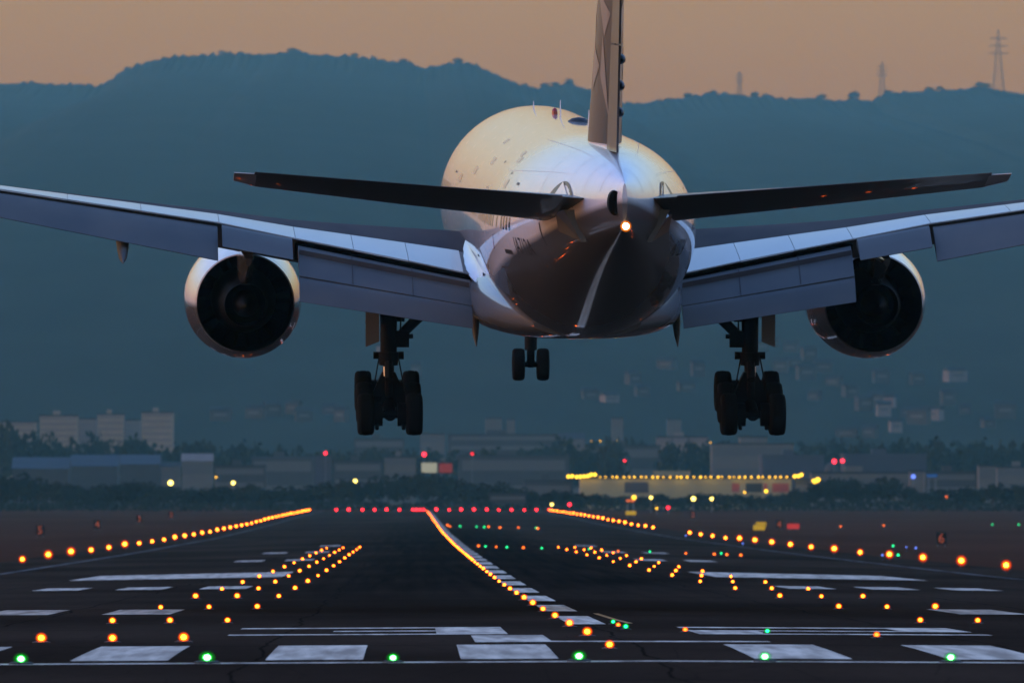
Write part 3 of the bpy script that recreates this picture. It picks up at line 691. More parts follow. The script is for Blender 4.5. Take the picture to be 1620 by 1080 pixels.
# ---- nose gear
b = MB(); b.tube((0, Y(5.9), -2.8), (0, Y(5.9), -4.45), .16, .15, 14); b.tube((0, Y(5.9), -4.35), (0, Y(5.9), -4.95), .21, .2, 14); b.tube((0, Y(5.9), -4.9), (0, Y(5.9), -5.4), .13, n=12)
b.tube((-.5, Y(5.9), -5.42), (.5, Y(5.9), -5.42), .09, n=10); b.tube((0, Y(5.9), -5.3), (0, Y(5.9), -5.52), .15, .1, 10)
nose = b.build('nose_landing_gear', M['gear'], plane, smooth=True, angle=40, loc=PL)
b = MB(); b.tube((0, Y(7.6), -3.0), (0, Y(5.95), -4.3), .09, n=8); b.build('drag_brace', M['gear'], nose)
for q in (-.4, .4):
    b = MB(); b.lathe([(-.13,.25),(-.17,.3),(-.2,.4),(-.195,.46),(-.15,.51),(-.07,.528),(.07,.528),(.15,.51),(.195,.46),(.2,.4),(.17,.3),(.13,.25)], (q, Y(5.9), -5.42), 'x', 36)
    b.lathe([(-.14,.001),(-.14,.1),(-.09,.22),(-.13,.25)], (q, Y(5.9), -5.42), 'x', 20, mi=1); b.lathe([(.13,.25),(.09,.22),(.14,.1),(.14,.001)], (q, Y(5.9), -5.42), 'x', 20, mi=1)
    b.build('wheel', [M['rubber'], M['rim']], nose, smooth=True, angle=35)
for q in (-1, 1):
    b = MB(); b.box(q*.55-.02, q*.55+.02, Y(4.9), Y(3.2), -3.6, -2.7); b.build('gear_door', M['white'], nose)

# ---- fin and rudder
def fin_ring(z, sLE, sTE, t):
    r = []
    for x in AX: r.append((yt(x)*t + .012*x, Y(sLE+(sTE-sLE)*x), z))
    return r + [(-x, y, zz) for x, y, zz in r[::-1]]
def fin_le(z): return 49.6 + (z-2.4)*.93
def fin_te(z): return 58.9 + (z-2.4)*.345
def fin_t(z): return .98 - (z-2.4)*.058
def fin_ru(z): return fin_te(z) - (2.9 - (z-2.4)*.17)
b = MB(); zs = [2.3, 2.7, 2.95, 3.0, 5, 7, 9, 11, 12.8, 13.1]
b.loft([fin_ring(z, fin_le(z)+(.7 if z > 13 else 0), fin_ru(z)+.1, fin_t(z)*(.5 if z > 13 else 1)) for z in zs], mfun=lambda i, j: 1 if i >= 3 else 0)
fin = b.build('vertical_fin', [M['white'], M['finblack']], plane, smooth=True, angle=45, loc=PL)
b = MB(); rings = []
zs = [2.75, 3.3, 5.8]
def rud(zs, name):
    b = MB(); rings = []
    for z in zs:
        h = fin_t(z)*.17; rings.append([(h, Y(fin_ru(z)+.15), z), (.03, Y(fin_te(z)), z), (-.03, Y(fin_te(z)), z), (-h, Y(fin_ru(z)+.15), z)])
    b.loft(rings); return b.build(name, M['finblack'], fin)
rud([2.85, 4, 5.85], 'rudder'); rud([5.9, 8, 10, 12.7], 'rudder')
for z in (3.95, 4.7, 5.45):
    b = MB(); s0 = fin_ru(z)
    b.loft([[(.12+math.cos(2*math.pi*i/10)*r, Y(s), z+math.sin(2*math.pi*i/10)*r*1.2) for i in range(10)] for s, r in ((s0-.3,.02),(s0+.2,.1),(s0+.9,.13),(s0+1.6,.1),(s0+2.0,.02))])
    b.build('actuator_fairing', M['marking'], fin, smooth=True)
# pale star pieces on both faces of the fin
def fin_side(s, z, side): 
    x = (s-fin_le(z))/(fin_ru(z)+.1-fin_le(z)); x = max(0.0, min(1.0, x))
    return (side*(yt(x)*fin_t(z)+.012*x+.012), Y(s), z)
for side in (-1, 1):
    for k in range(5):
        a = R(90+72*k+12); tip = (55.4-math.cos(a)*2.3, 6.4+math.sin(a)*2.9)
        a1, a2 = a-R(52), a+R(20)
        p1 = (55.4-math.cos(a1)*.95, 6.4+math.sin(a1)*1.2); p2 = (55.4-math.cos(a2)*1.15, 6.4+math.sin(a2)*1.45)
        b = MB(); n = 5; g = []
        for i in range(n+1):
            for j in range(n+1-i):
                u, v = i/n, j/n; s = tip[0]*(1-u-v)+p1[0]*u+p2[0]*v; z = tip[1]*(1-u-v)+p1[1]*u+p2[1]*v
                g.append(((i, j), b.vert(fin_side(s, z, side))))
        gd = dict(g)
        for i in range(n):
            for j in range(n-i):
                b.face((gd[(i,j)], gd[(i+1,j)], gd[(i,j+1)]))
                if (i+1, j+1) in gd: b.face((gd[(i+1,j)], gd[(i+1,j+1)], gd[(i,j+1)]))
        b.build('star_piece', M['starwhite'], fin, smooth=True)
# ------------------------------------------------------------------ airfield lamps
EXP = 2 ** vs.exposure
AMBER, RED, GREEN, YELLOW, TEAL, BLUE, WARM = (1, .10, .005), (1, .015, .03), (.10, 1, .16), (1, .50, .025), (.02, 1, .38), (.16, .26, 1), (1, .75, .35)
def lm(nm, c, st): M[nm] = lampmat(nm, c, st / EXP)
lm('amber_light', (1, .10, .005), 80); lm('amber_edge_light', (1, .11, .007), 100); lm('red_light', RED, 9); lm('red_end_light', (1, .012, .02), 26); lm('red_low_light', RED, 3); lm('green_light', GREEN, 30); lm('teal_light', TEAL, 6)
lm('orange_light', (1, .16, .02), 9); lm('yellow_light', YELLOW, 5); lm('pale_yellow_light', (1, .68, .12), 8); lm('blue_light', BLUE, 1.6); lm('sign_yellow_light', (1, .60, .05), .45); lm('digit_light', (1, .20, .10), .30); lm('sign_red_light', (1, .08, .08), .45); lm('sign_white_light', (1, .85, .7), .5)
M['amber_halo'] = halomat('amber_halo', (1, .17, .004), 3.2 / EXP, .6)  # glowing shells added round the lamps to imitate their bloom
M['amber_outer_halo'] = halomat('amber_outer_halo', (1, .06, .0), 1.2 / EXP, .74)
M['green_outer_halo'] = halomat('green_outer_halo', (.0, .6, .03), .5 / EXP, .8)
M['green_halo'] = halomat('green_halo', (.01, .9, .03), 1.5 / EXP, .75)
M['red_halo'] = halomat('red_halo', (1, .01, .02), 1.2 / EXP, .75)
M['lamp_body'] = mat('lamp_housing', (.03, .03, .03), .6, spec=.1)
def inset_mesh(nm, m, r=.10, g1=None, g2=None):
    b = MB(); b.lathe([(-.03, r*1.9), (.006, r*1.8), (.02, r*1.2), (.022, .001)], (0, 0, 0), 'z', 10)
    def globe(rr, mi): b.lathe([(r*.9 - rr*.9*math.cos(math.pi*i/7), max(1e-4, rr*math.sin(math.pi*i/7))) for i in range(8)], (0, 0, 0), 'z', 12, mi=mi)
    globe(r*.6, 1); globe(r*.92, 2); globe(r*1.2, 3)  # bulb, then two glow shells standing in for its halo
    return b.mesh(nm, [M['lamp_body'], m, g1, g2], smooth=True, angle=40)
IN_AMBER, IN_GREEN, IN_ORANGE = inset_mesh('inset_amber_lamp', M['amber_light'], .092, M['amber_halo'], M['amber_outer_halo']), inset_mesh('inset_green_lamp', M['teal_light'], .07, M['green_halo'], M['green_outer_halo']), inset_mesh('inset_orange_lamp', M['orange_light'], .07, M['amber_halo'], M['amber_outer_halo'])
lrnd = random.Random(21)
def inst(name, me, x, d, dz, label, cat, group=None, parent=None, sc=1.0):
    o = bpy.data.objects.new(name, me); link(o, parent); o.location = (x, d, gz(x, d) + dz) if parent is None else (x, d, dz)
    sc *= lrnd.uniform(.85, 1.2) if parent is None else 1.0
    o.scale = (sc,)*3
    if label: tag(o, label, cat, group)
    return o
def nth(k):
    return str(k) + ('th' if 10 <= k % 100 <= 20 else {1: 'st', 2: 'nd', 3: 'rd'}.get(k % 10, 'th'))
class _Ord:
    def __getitem__(self, k): return 'nearest' if k == 0 else nth(k + 1) + ' nearest'
ORD = _Ord()
# centre line row
k = 0; d = 222.0
while d < 3190:
    lab = f'amber runway centreline lamp, {ORD[k]} of the curving row' 
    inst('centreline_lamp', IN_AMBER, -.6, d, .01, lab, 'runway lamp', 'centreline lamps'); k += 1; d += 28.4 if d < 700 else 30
# touchdown zone barrettes
for side, sn in ((-1, 'left'), (1, 'right')):
    for k in range(15):
        d = 240 + 56.8*k
        for j, jn in enumerate(('inner', 'middle', 'outer')):
            x = side*(9.15 + 1.5*j) - (.12 if side < 0 else .35)
            px_ = 653 + (x - CAM.x)*FPX/d
            if not -10 < px_ < 1630: continue
            lab = f'amber touchdown zone lamp, {jn} one of the {ORD[k]} row {sn} of the centreline'
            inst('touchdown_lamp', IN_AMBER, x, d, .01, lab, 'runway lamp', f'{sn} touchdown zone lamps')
# threshold bar: green lamps, each with housing, bulb and added halo shells
tb = MB(); tb.lathe([(-.02, .2), (.03, .2), (.05, .15), (.05, .001)], (0, 0, 0), 'z', 14); TB = tb.mesh('threshold_lamp', M['lamp_body'], smooth=True, angle=40)
def ballmesh(nm, r, zc, m, sq=1.0):
    b = MB(); b.lathe([(-r*sq*math.cos(math.pi*i/8), max(1e-4, r*math.sin(math.pi*i/8))) for i in range(9)], (0, 0, zc), 'z', 14); return b.mesh(nm, m, smooth=True)
TBULB = ballmesh('bulb', .055, .10, M['green_light'], .8); THALO = ballmesh('lamp_glass', .085, .10, M['green_halo'], .8); TOUT = ballmesh('outer_halo', .125, .10, M['green_outer_halo'], .75)  # lamp_glass is an added glow shell that imitates bloom, not glass
POS = ['first', 'second', 'third', 'fourth', 'fifth', 'sixth']
for k in range(6):
    x = -11.49 + 3.348*k
    o = inst('threshold_lamp', TB, x, 204.9, .0, f'green threshold lamp on the white bar, {POS[k]} from the left', 'runway lamp', 'green threshold lamps')
    inst('bulb', TBULB, 0, 0, 0, None, None, parent=o); inst('lamp_glass', THALO, 0, 0, 0, None, None, parent=o); inst('outer_halo', TOUT, 0, 0, 0, None, None, parent=o)  # lamp_glass and outer_halo: added glow shells that imitate bloom
# elevated edge lamps
eb = MB(); eb.lathe([(-.1, .12), (.0, .12), (.02, .03), (.22, .03), (.24, .11), (.3, .12), (.31, .001)], (0, 0, 0), 'z', 10); EB = eb.mesh('edge_lamp', M['lamp_body'], smooth=True, angle=40)
EBULB = ballmesh('bulb', .14, .42, M['amber_edge_light']); EHALO = ballmesh('lamp_glass', .22, .42, M['amber_halo']); EOUT = ballmesh('outer_halo', .33, .42, M['amber_outer_halo'])  # bulb with two added shells that paint its halo
rbulb = ballmesh('bulb', .26, .42, M['red_end_light']); rhalo = ballmesh('lamp_glass', .4, .42, M['red_halo'])  # red bulb with one added halo shell
for side, sn, d0 in ((-1, 'left', 843.0), (1, 'right', 735.0)):
    k = 0; d = d0
    while d < 3200:
        lab = f'bright amber runway edge lamp, {ORD[k]} in the {sn} edge row'
        if not (side > 0 and 1630 < d < 1790):
            o = inst('edge_lamp', EB, 33.9 if side > 0 else -33.35, d, .02, lab, 'runway lamp', f'{sn} runway edge lamps'); k += 1
            inst('bulb', EBULB, 0, 0, 0, None, None, parent=o); inst('lamp_glass', EHALO, 0, 0, 0, None, None, parent=o); inst('outer_halo', EOUT, 0, 0, 0, None, None, parent=o)  # lamp_glass and outer_halo: added glow shells that imitate bloom
        d += 60
# red lamps across the far end
for k, x in enumerate([-23, -19.5, -15.6, -12.2, -8.8, -5.2, -1.4, -.4, .6, 1.6, 5.2, 8.8, 12.2, 15.8, 19.4, 22.8, 26.4, 30, 33.4, 37]):
    o = inst('runway_end_lamp', EB, x - 3, 3205, .02, f'red lamp, {nth(k+1)} from the left, in the line across the far runway end', 'runway lamp', 'red runway end lamps')
    inst('bulb', rbulb, 0, 0, 0, None, None, parent=o); inst('lamp_glass', rhalo, 0, 0, 0, None, None, parent=o)  # lamp_glass: added glow shell that imitates bloom
# taxi lead-off lamps
for n_, (x, y, d, c) in enumerate(((970, 988, 287, 'g'), (978, 992, 277, 'o'), (990, 995, 270, 'g'), (1084, 1000, 262, 'o'), (1214, 1002, 258, 'g'), (1387, 1007, 248, 'o'))):
    inst('lead_off_lamp', IN_GREEN if c == 'g' else IN_ORANGE, PX(x, d), d, .01, f"{'green' if c == 'g' else 'orange'} taxi lead-off lamp, {POS[n_]} along the yellow line from the centreline", 'taxi lamp', 'near lead-off lamps')
for n_, (x, d, c) in enumerate(((757, 1010, 'o'), (768, 1005, 'g'), (785, 1000, 'o'), (802, 995, 'g'), (828, 990, 'o'), (857, 990, 'g'), (932, 1000, 'g'), (978, 960, 'o'), (1028, 960, 'g'), (1141, 960, 'g'), (1085, 940, 'o'), (1130, 930, 'o'), (1150, 925, 'o'), (1172, 920, 'o'))):
    inst('exit_taxi_lamp', IN_GREEN if c == 'g' else IN_ORANGE, PX(x, d), d, .02, f"small {'green' if c == 'g' else 'orange'} taxiway lamp, {nth(n_+1)} along the middle exit right of the centreline", 'taxi lamp', 'middle exit taxi lamps', sc=1.5)
for n_, (x, d, c) in enumerate(((708, 1750, 'o'), (712, 1700, 'o'), (728, 1720, 'g'), (754, 1720, 'g'), (766, 1700, 'g'), (773, 1720, 'o'), (791, 1690, 'o'), (820, 1720, 'o'), (848, 1730, 'g'), (851, 1690, 'o'), (1330, 2100, 'o'), (1398, 2150, 'o'), (1570, 2200, 'g'), (1612, 2200, 'g'), (1413, 1290, 'g'), (1421, 1000, 'g'))):
    inst('far_taxi_lamp', IN_GREEN if c == 'g' else IN_ORANGE, PX(x, d), d, .05, f"tiny {'green' if c == 'g' else 'orange'} taxiway lamp far down the airfield, {nth(n_+1)} from the centreline rightwards", 'taxi lamp', 'far taxi lamps', sc=2.2)
bb = ballmesh('bulb', .09, .42, M['blue_light'])
for n_, (x, d) in enumerate(((1396, 905), (1175, 1165), (1085, 1420), (1449, 1120), (1434, 1180))):
    o = inst('taxiway_edge_lamp', EB, PX(x, d), d, .02, f'small blue taxiway edge lamp near the right edge row, {nth(n_+1)} of five', 'taxi lamp', 'blue taxi lamps'); inst('bulb', bb, 0, 0, 0, None, None, parent=o)

# ------------------------------------------------------------------ boards and guidance signs
M['board'] = mat('sign_board_black', (.01, .01, .01), .6, spec=.1); M['post'] = mat('sign_post_grey', (.1, .1, .1), .6)
def number_board(ch, side, d, o_):
    x = side*59.5; o = empty('distance_board', (x, d, gz(x, d)))
    tag(o, f'black board with red numeral {ch}, {"left" if side < 0 else "right"} of the runway, {o_} nearest there', 'sign', 'distance boards')
    b = MB(); b.box(-.62, .62, 0, .3, .3, 1.75); b.build('board', M['board'], o)
    for q in (-.45, .45):
        b = MB(); b.box(q-.04, q+.04, .1, .2, -.3, .3); b.build('post', M['post'], o)
    me = text_mesh(ch, 1.65)
    xs = [v.co.x for v in me.vertices]; ys = [v.co.y for v in me.vertices]; cx, cy_ = (min(xs)+max(xs))/2, (min(ys)+max(ys))/2
    for v in me.vertices: v.co = (v.co.x-cx, -.012, v.co.y-cy_+1.02)
    me.materials.clear(); me.materials.append(M['digit_light']); me.name = 'numeral'
    link(bpy.data.objects.new('numeral', me), o)
for k, (ch, d) in enumerate((('5', 1681), ('4', 1986), ('3', 2290), ('2', 2595))): number_board(ch, -1, d, ('first', 'second', 'third', 'fourth')[k])
for k, (ch, d) in enumerate((('6', 1376), ('4', 1986), ('2', 2595))): number_board(ch, 1, d, ('first', 'second', 'third')[k])
def guide_sign(x, y, d, w, h, m, label):
    p = P(x, y, d); g0 = gz(p.x, d); z0 = max(g0 + .2, p.z - h/2)
    o = empty('guidance_sign', (p.x, d, g0)); tag(o, label, 'sign')
    b = MB(); b.box(-w/2-.06, w/2+.06, .0, .3, z0-g0-.06, z0-g0+h+.06); b.build('sign_case', M['board'], o)
    b = MB(); b.quad((-w/2, -.01, z0-g0), (w/2, -.01, z0-g0), (w/2, -.01, z0-g0+h), (-w/2, -.01, z0-g0+h)); b.build('sign_face', m, o)
    for q in (-w*.35, w*.35):
        b = MB(); b.box(q-.05, q+.05, .1, .2, -.3, z0-g0-.06); b.build('post', M['post'], o)
guide_sign(1204, 829, 2100, 1.9, .8, M['sign_yellow_light'], 'lit yellow guidance sign, the farther one of the offset pair on the right grass')
guide_sign(1201, 838, 1880, 1.95, .85, M['sign_yellow_light'], 'lit yellow guidance sign, the nearer one of the offset pair on the right grass')
guide_sign(1255, 834, 1990, 2.1, .9, M['sign_red_light'], 'lit red guidance sign right of the yellow pair on the grass')
guide_sign(998, 811, 2600, 2.4, .9, M['sign_yellow_light'], 'dim yellow guidance sign beyond the right edge lamps, alone')

# ------------------------------------------------------------------ town
def wallmat(nm, c): M[nm] = mat(nm, c, .85, spec=.1, noise=((.15, .15, .3), .5, tuple(q*.75 for q in c)))
wallmat('beige_wall', (.24, .18, .12)); wallmat('cargo_wall', (.24, .21, .12)); wallmat('grey_wall', (.05, .047, .044)); wallmat('pale_wall', (.12, .105, .085)); wallmat('house_wall', (.05, .046, .04)); M['flat_glass'] = mat('flats_window_glass', (.14, .10, .07), .5); wallmat('dark_wall', (.05, .05, .06)); wallmat('blue_roof', (.04, .05, .06)); wallmat('slate_roof', (.03, .03, .03)); wallmat('red_wall', (.25, .06, .05)); wallmat('brown_wall', (.16, .13, .11))
M['town_glass'] = mat('town_window_glass', (.06, .055, .05), .35)
def building(label, x0, x1, ytop, d, wall='grey_wall', depth=18, floors=0, roof='flat', roofm='slate_roof', cat='building', group=None, name='building'):
    X0, X1 = PX(x0, d), PX(x1, d); z1 = PZ(ytop, d); g0 = max(mountain_z((X0+X1)/2, d+depth), -1.0) - .4 if d > D_FOOT else -1.6
    o = empty(name, ((X0+X1)/2, d, g0)); tag(o, label, cat, group)
    w = (X1-X0)/2; h = z1-g0
    b = MB(); b.box(-w, w, 0, depth, 0, h); b.build('wall', M[wall], o)
    if roof == 'gable':
        rh = min(4.5, w*.5); b = MB(); b.loft([[(-w-.4, -.4, h), (w+.4, -.4, h), (w+.4, depth+.4, h), (-w-.4, depth+.4, h)], [(-w-.4, depth*.48, h+rh), (w+.4, depth*.48, h+rh), (w+.4, depth*.52, h+rh), (-w-.4, depth*.52, h+rh)]])
        b.build('roof', M[roofm], o)
    else:
        b = MB(); b.box(-w-.25, w+.25, -.25, depth+.25, h+.01, h+.7); r = b.build('roof', M[roofm], o)
        if w > 6:
            b = MB(); b.box(-w*.3, w*.05, depth*.3, depth*.6, h+.7, h+2.6); b.build('roof_house', M[wall], r)
    for f in range(floors):
        z = h*(f+.45)/floors; b = MB(); b.box(-w*.93, w*.93, -.06, .05, z, z + h/floors*.42); b.build('window_band', M['flat_glass' if wall in ('beige_wall', 'brown_wall') else 'town_glass'], o)
    return o
APT = 'tall beige apartment block above the trees at the left edge'
building('tall beige apartment block cut off by the left photo edge', -70, 58, 668, 5600, 'beige_wall', 16, 10)
building('tall beige apartment block, second from the left photo edge', 63, 123, 658, 5600, 'beige_wall', 16, 11)
building('narrow recessed brown apartment block between two beige ones at left', 125, 152, 663, 5640, 'brown_wall', 16, 10)
building('tall beige apartment block, second from the right of its row', 154, 196, 656, 5600, 'beige_wall', 16, 11)
building('grey brown apartment block set back between beige ones at left', 198, 222, 665, 5660, 'brown_wall', 16, 10)
building('tall beige apartment block, rightmost of the row at left', 224, 274, 653, 5600, 'beige_wall', 18, 11)
building('long low shed with blue grey roof at far left', 20, 108, 741, 4400, 'grey_wall', 30, 0, 'gable', 'blue_roof')
building('long low shed with blue grey roof, middle of three at left', 112, 186, 737, 4450, 'grey_wall', 30, 0, 'gable', 'blue_roof')
building('long low shed with blue grey roof right of its two neighbours', 190, 252, 734, 4500, 'grey_wall', 30, 0, 'gable', 'blue_roof')
building('small pale house right of the blue roofed sheds', 288, 336, 729, 4600, 'pale_wall', 14, 2, 'gable', 'brown_wall')
building('low house left of the small pale house', 255, 285, 738, 4500, 'pale_wall', 12, 2, 'gable')
building('grey works hall behind the two yellow lamps at left', 338, 420, 738, 4300, 'grey_wall', 24, 3)
building('long hall with blue strip roof left of the dark lamp tower', 398, 496, 724, 4800, 'grey_wall', 26, 2, 'flat', 'blue_roof')
building('dark square tower block carrying a red lamp', 498, 524, 722, 4300, 'dark_wall', 8, 0)
building('grey flat hall right of the dark square tower', 528, 604, 731, 4400, 'grey_wall', 22, 3)
building('pale block left of the lit white and red boxes', 608, 658, 724, 4500, 'pale_wall', 20, 4)
building('broad grey apartment slab behind the red lamps', 560, 640, 695, 5300, 'grey_wall', 18, 5)
building('pale cube block above the lit boxes', 665, 704, 687, 5400, 'pale_wall', 18, 5)
building('very long grey slab of flats behind the nose wheels', 708, 885, 688, 5500, 'grey_wall', 20, 6)
building('long low grey hall in front of the slab of flats', 725, 900, 722, 4700, 'grey_wall', 24, 2)
building('pale twin tower, left one above the long slab', 768, 794, 662, 5900, 'pale_wall', 14, 8)
building('pale twin tower, slim right one above the long slab', 802, 815, 664, 5900, 'pale_wall', 12, 8)
building('slim pale tower above the yellow lamp row', 968, 986, 662, 5900, 'pale_wall', 12, 9)
building('slim pale tower left of the right main wheels', 1056, 1078, 664, 5900, 'pale_wall', 14, 9)
building('low hall with sloping light roof below the slim tower', 885, 925, 694, 5400, 'pale_wall', 16, 0, 'gable')
building('grey hall under the slim pale tower', 930, 1045, 706, 5000, 'grey_wall', 20, 3)
building('reddish low hall beside the right main wheels', 1040, 1120, 692, 5300, 'brown_wall', 18, 2)
building('pale low shed with slats in front of the dark trees at centre', 775, 832, 783, 3450, 'grey_wall', 14, 2)
building('grey hall with dark window band left of the yellow lamps', 830, 905, 762, 3850, 'grey_wall', 18, 1)
wb = building('white office block with window rows between the right wheels', 1126, 1256, 703, 4700, 'pale_wall', 22, 3)
building('stepped upper storey block on the white offices', 1170, 1214, 692, 4730, 'pale_wall', 14, 1)
building('dark flat hangar right of the white offices', 1206, 1304, 722, 4300, 'dark_wall', 40, 0, 'flat', 'dark_wall')
building('dark long hangar behind the right trees', 1336, 1466, 720, 4350, 'dark_wall', 40, 0, 'flat', 'dark_wall')
building('pale long wall block behind the right trees', 1284, 1440, 749, 3900, 'pale_wall', 18, 1)
building('upright pale block at the end of the long wall', 1440, 1461, 746, 3880, 'pale_wall', 10, 0)
building('grey low block right of the upright pale block', 1464, 1545, 748, 4000, 'grey_wall', 16, 3)
building('pale cube house near the right photo edge', 1549, 1576, 738, 4200, 'pale_wall', 12, 2)
building('pale stepped block at the right photo edge', 1578, 1650, 740, 4300, 'pale_wall', 14, 3)
building('small grey hut between yellow building and pale wall', 1258, 1282, 760, 3700, 'grey_wall', 8, 1)
# round watch tower with two red lamps
tx, td = PX(1316, 3950), 3950.0
o = empty('watch_tower', (tx, td, -1.6)); tag(o, 'pale round topped watch tower with two red lamps', 'tower')
b = MB(); b.lathe([(0, 1.6), (9.5, 1.5)], (0, 0, 0), 'z', 14); b.build('shaft', M['pale_wall'], o, smooth=True)
b = MB(); b.lathe([(9.5, 1.5), (10.2, 2.6), (13, 2.8), (15.2, 2.2), (16.2, 1.1), (16.5, .001)], (0, 0, 0), 'z', 18); b.build('cabin', M['grey_wall'], o, smooth=True, angle=40)

# yellow lit cargo building with its row of eaves lamps
yd = 3700.0
yb_ = building('long low cargo building washed yellow by its row of lamps', 918, 1252, 757, yd, 'cargo_wall', 24, 0)
g0 = yb_.location.z
for (x0, x1, y0, y1, m, nm) in ((988, 1026, 762, 779, 'dark_wall', 'gate'), (1158, 1170, 764, 778, 'red_wall', 'gate'), (1180, 1206, 764, 778, 'slate_roof', 'gate'), (1208, 1214, 764, 778, 'red_wall', 'gate'), (1222, 1248, 764, 778, 'red_wall', 'gate')):
    b = MB(); cx = yb_.location.x; b.box(PX(x0, yd)-cx, PX(x1, yd)-cx, -.12, -.02, max(.1, PZ(y1, yd)-g0), PZ(y0, yd)-g0); b.build(nm, M[m], yb_)
lbm = MB(); lbm.tube((0, .3, .1), (0, -.9, .25), .05, n=6); lbm.tube((0, -.9, .25), (0, -1.0, .05), .18, .1, 8); LB = lbm.mesh('eaves_lamp', M['lamp_body'])
ylb = ballmesh('bulb', .34, -.05, M['yellow_light'])
yxs = [950 + 9.2*i + random.uniform(-2, 2) for i in range(33)] + [899, 905, 912, 918, 924, 930, 935, 941, 1257, 1263, 1268]
for i, x in enumerate(sorted(yxs)):
    far = x < 945 or x > 1254
    o = bpy.data.objects.new('eaves_lamp', LB); link(o); o.location = (PX(x, yd), yd - .5, PZ(754 if not far else 752 + 2*math.sin(x), yd))
    tag(o, f'yellow eaves lamp of the long cargo building, {nth(i+1)} from the left' if not far else f'larger yellow lamp clustered at a cargo building end, {nth(i+1)} lamp from the left', 'lamp', 'eaves lamps')
    c = bpy.data.objects.new('bulb', ylb); link(c, o); c.location = (0, -1.0, 0); c.scale = (1.5,)*3 if far else (random.uniform(.55, 1.0),)*3
    if i % 5 == 2:
        pl = bpy.data.lights.new('lamp_light', 'POINT'); pl.energy = 14; pl.color = (1, .72, .16); pl.shadow_soft_size = .4
        q = bpy.data.objects.new('lamp_light', pl); link(q, o); q.location = (0, -2.6, -.6)
# lit advertising boxes
def lit_box(label, x0, x1, y0, y1, d, c, st):
    X0, X1 = PX(x0, d), PX(x1, d); o = empty('lit_box', ((X0+X1)/2, d, -1.6)); tag(o, label, 'sign')
    w = (X1-X0)/2; za, zb = PZ(y1, d)+1.6, PZ(y0, d)+1.6
    b = MB(); b.box(-w, w, 0, 2, za, zb); b.build('sign_case', M['dark_wall'], o)
    lm('lit_'+label[:12].replace(' ', '_'), c, st); b = MB(); b.box(-w+.15, w-.15, -.06, -.01, za+.15, zb-.15); b.build('sign_face', M['lit_'+label[:12].replace(' ', '_')], o)
    for q in (-w*.6, w*.6):
        b = MB(); b.box(q-.25, q+.25, .6, 1.1, 0, za); b.build('post', M['post'], o)
lit_box('pale lit square sign beside a red one in the town', 666, 692, 731, 748, 4150, (.9, .85, .62), .35)
lit_box('red lit square sign right of the pale one', 694, 716, 732, 748, 4150, (.8, .08, .05), .22)
lit_box('small blue lit sign right of the long pale wall', 1466, 1484, 749, 755, 3860, (.05, .2, .7), .3)
lit_box('orange lit kiosk below the cargo building', 990, 1005, 789, 794, 3300, (1, .18, .03), .9)

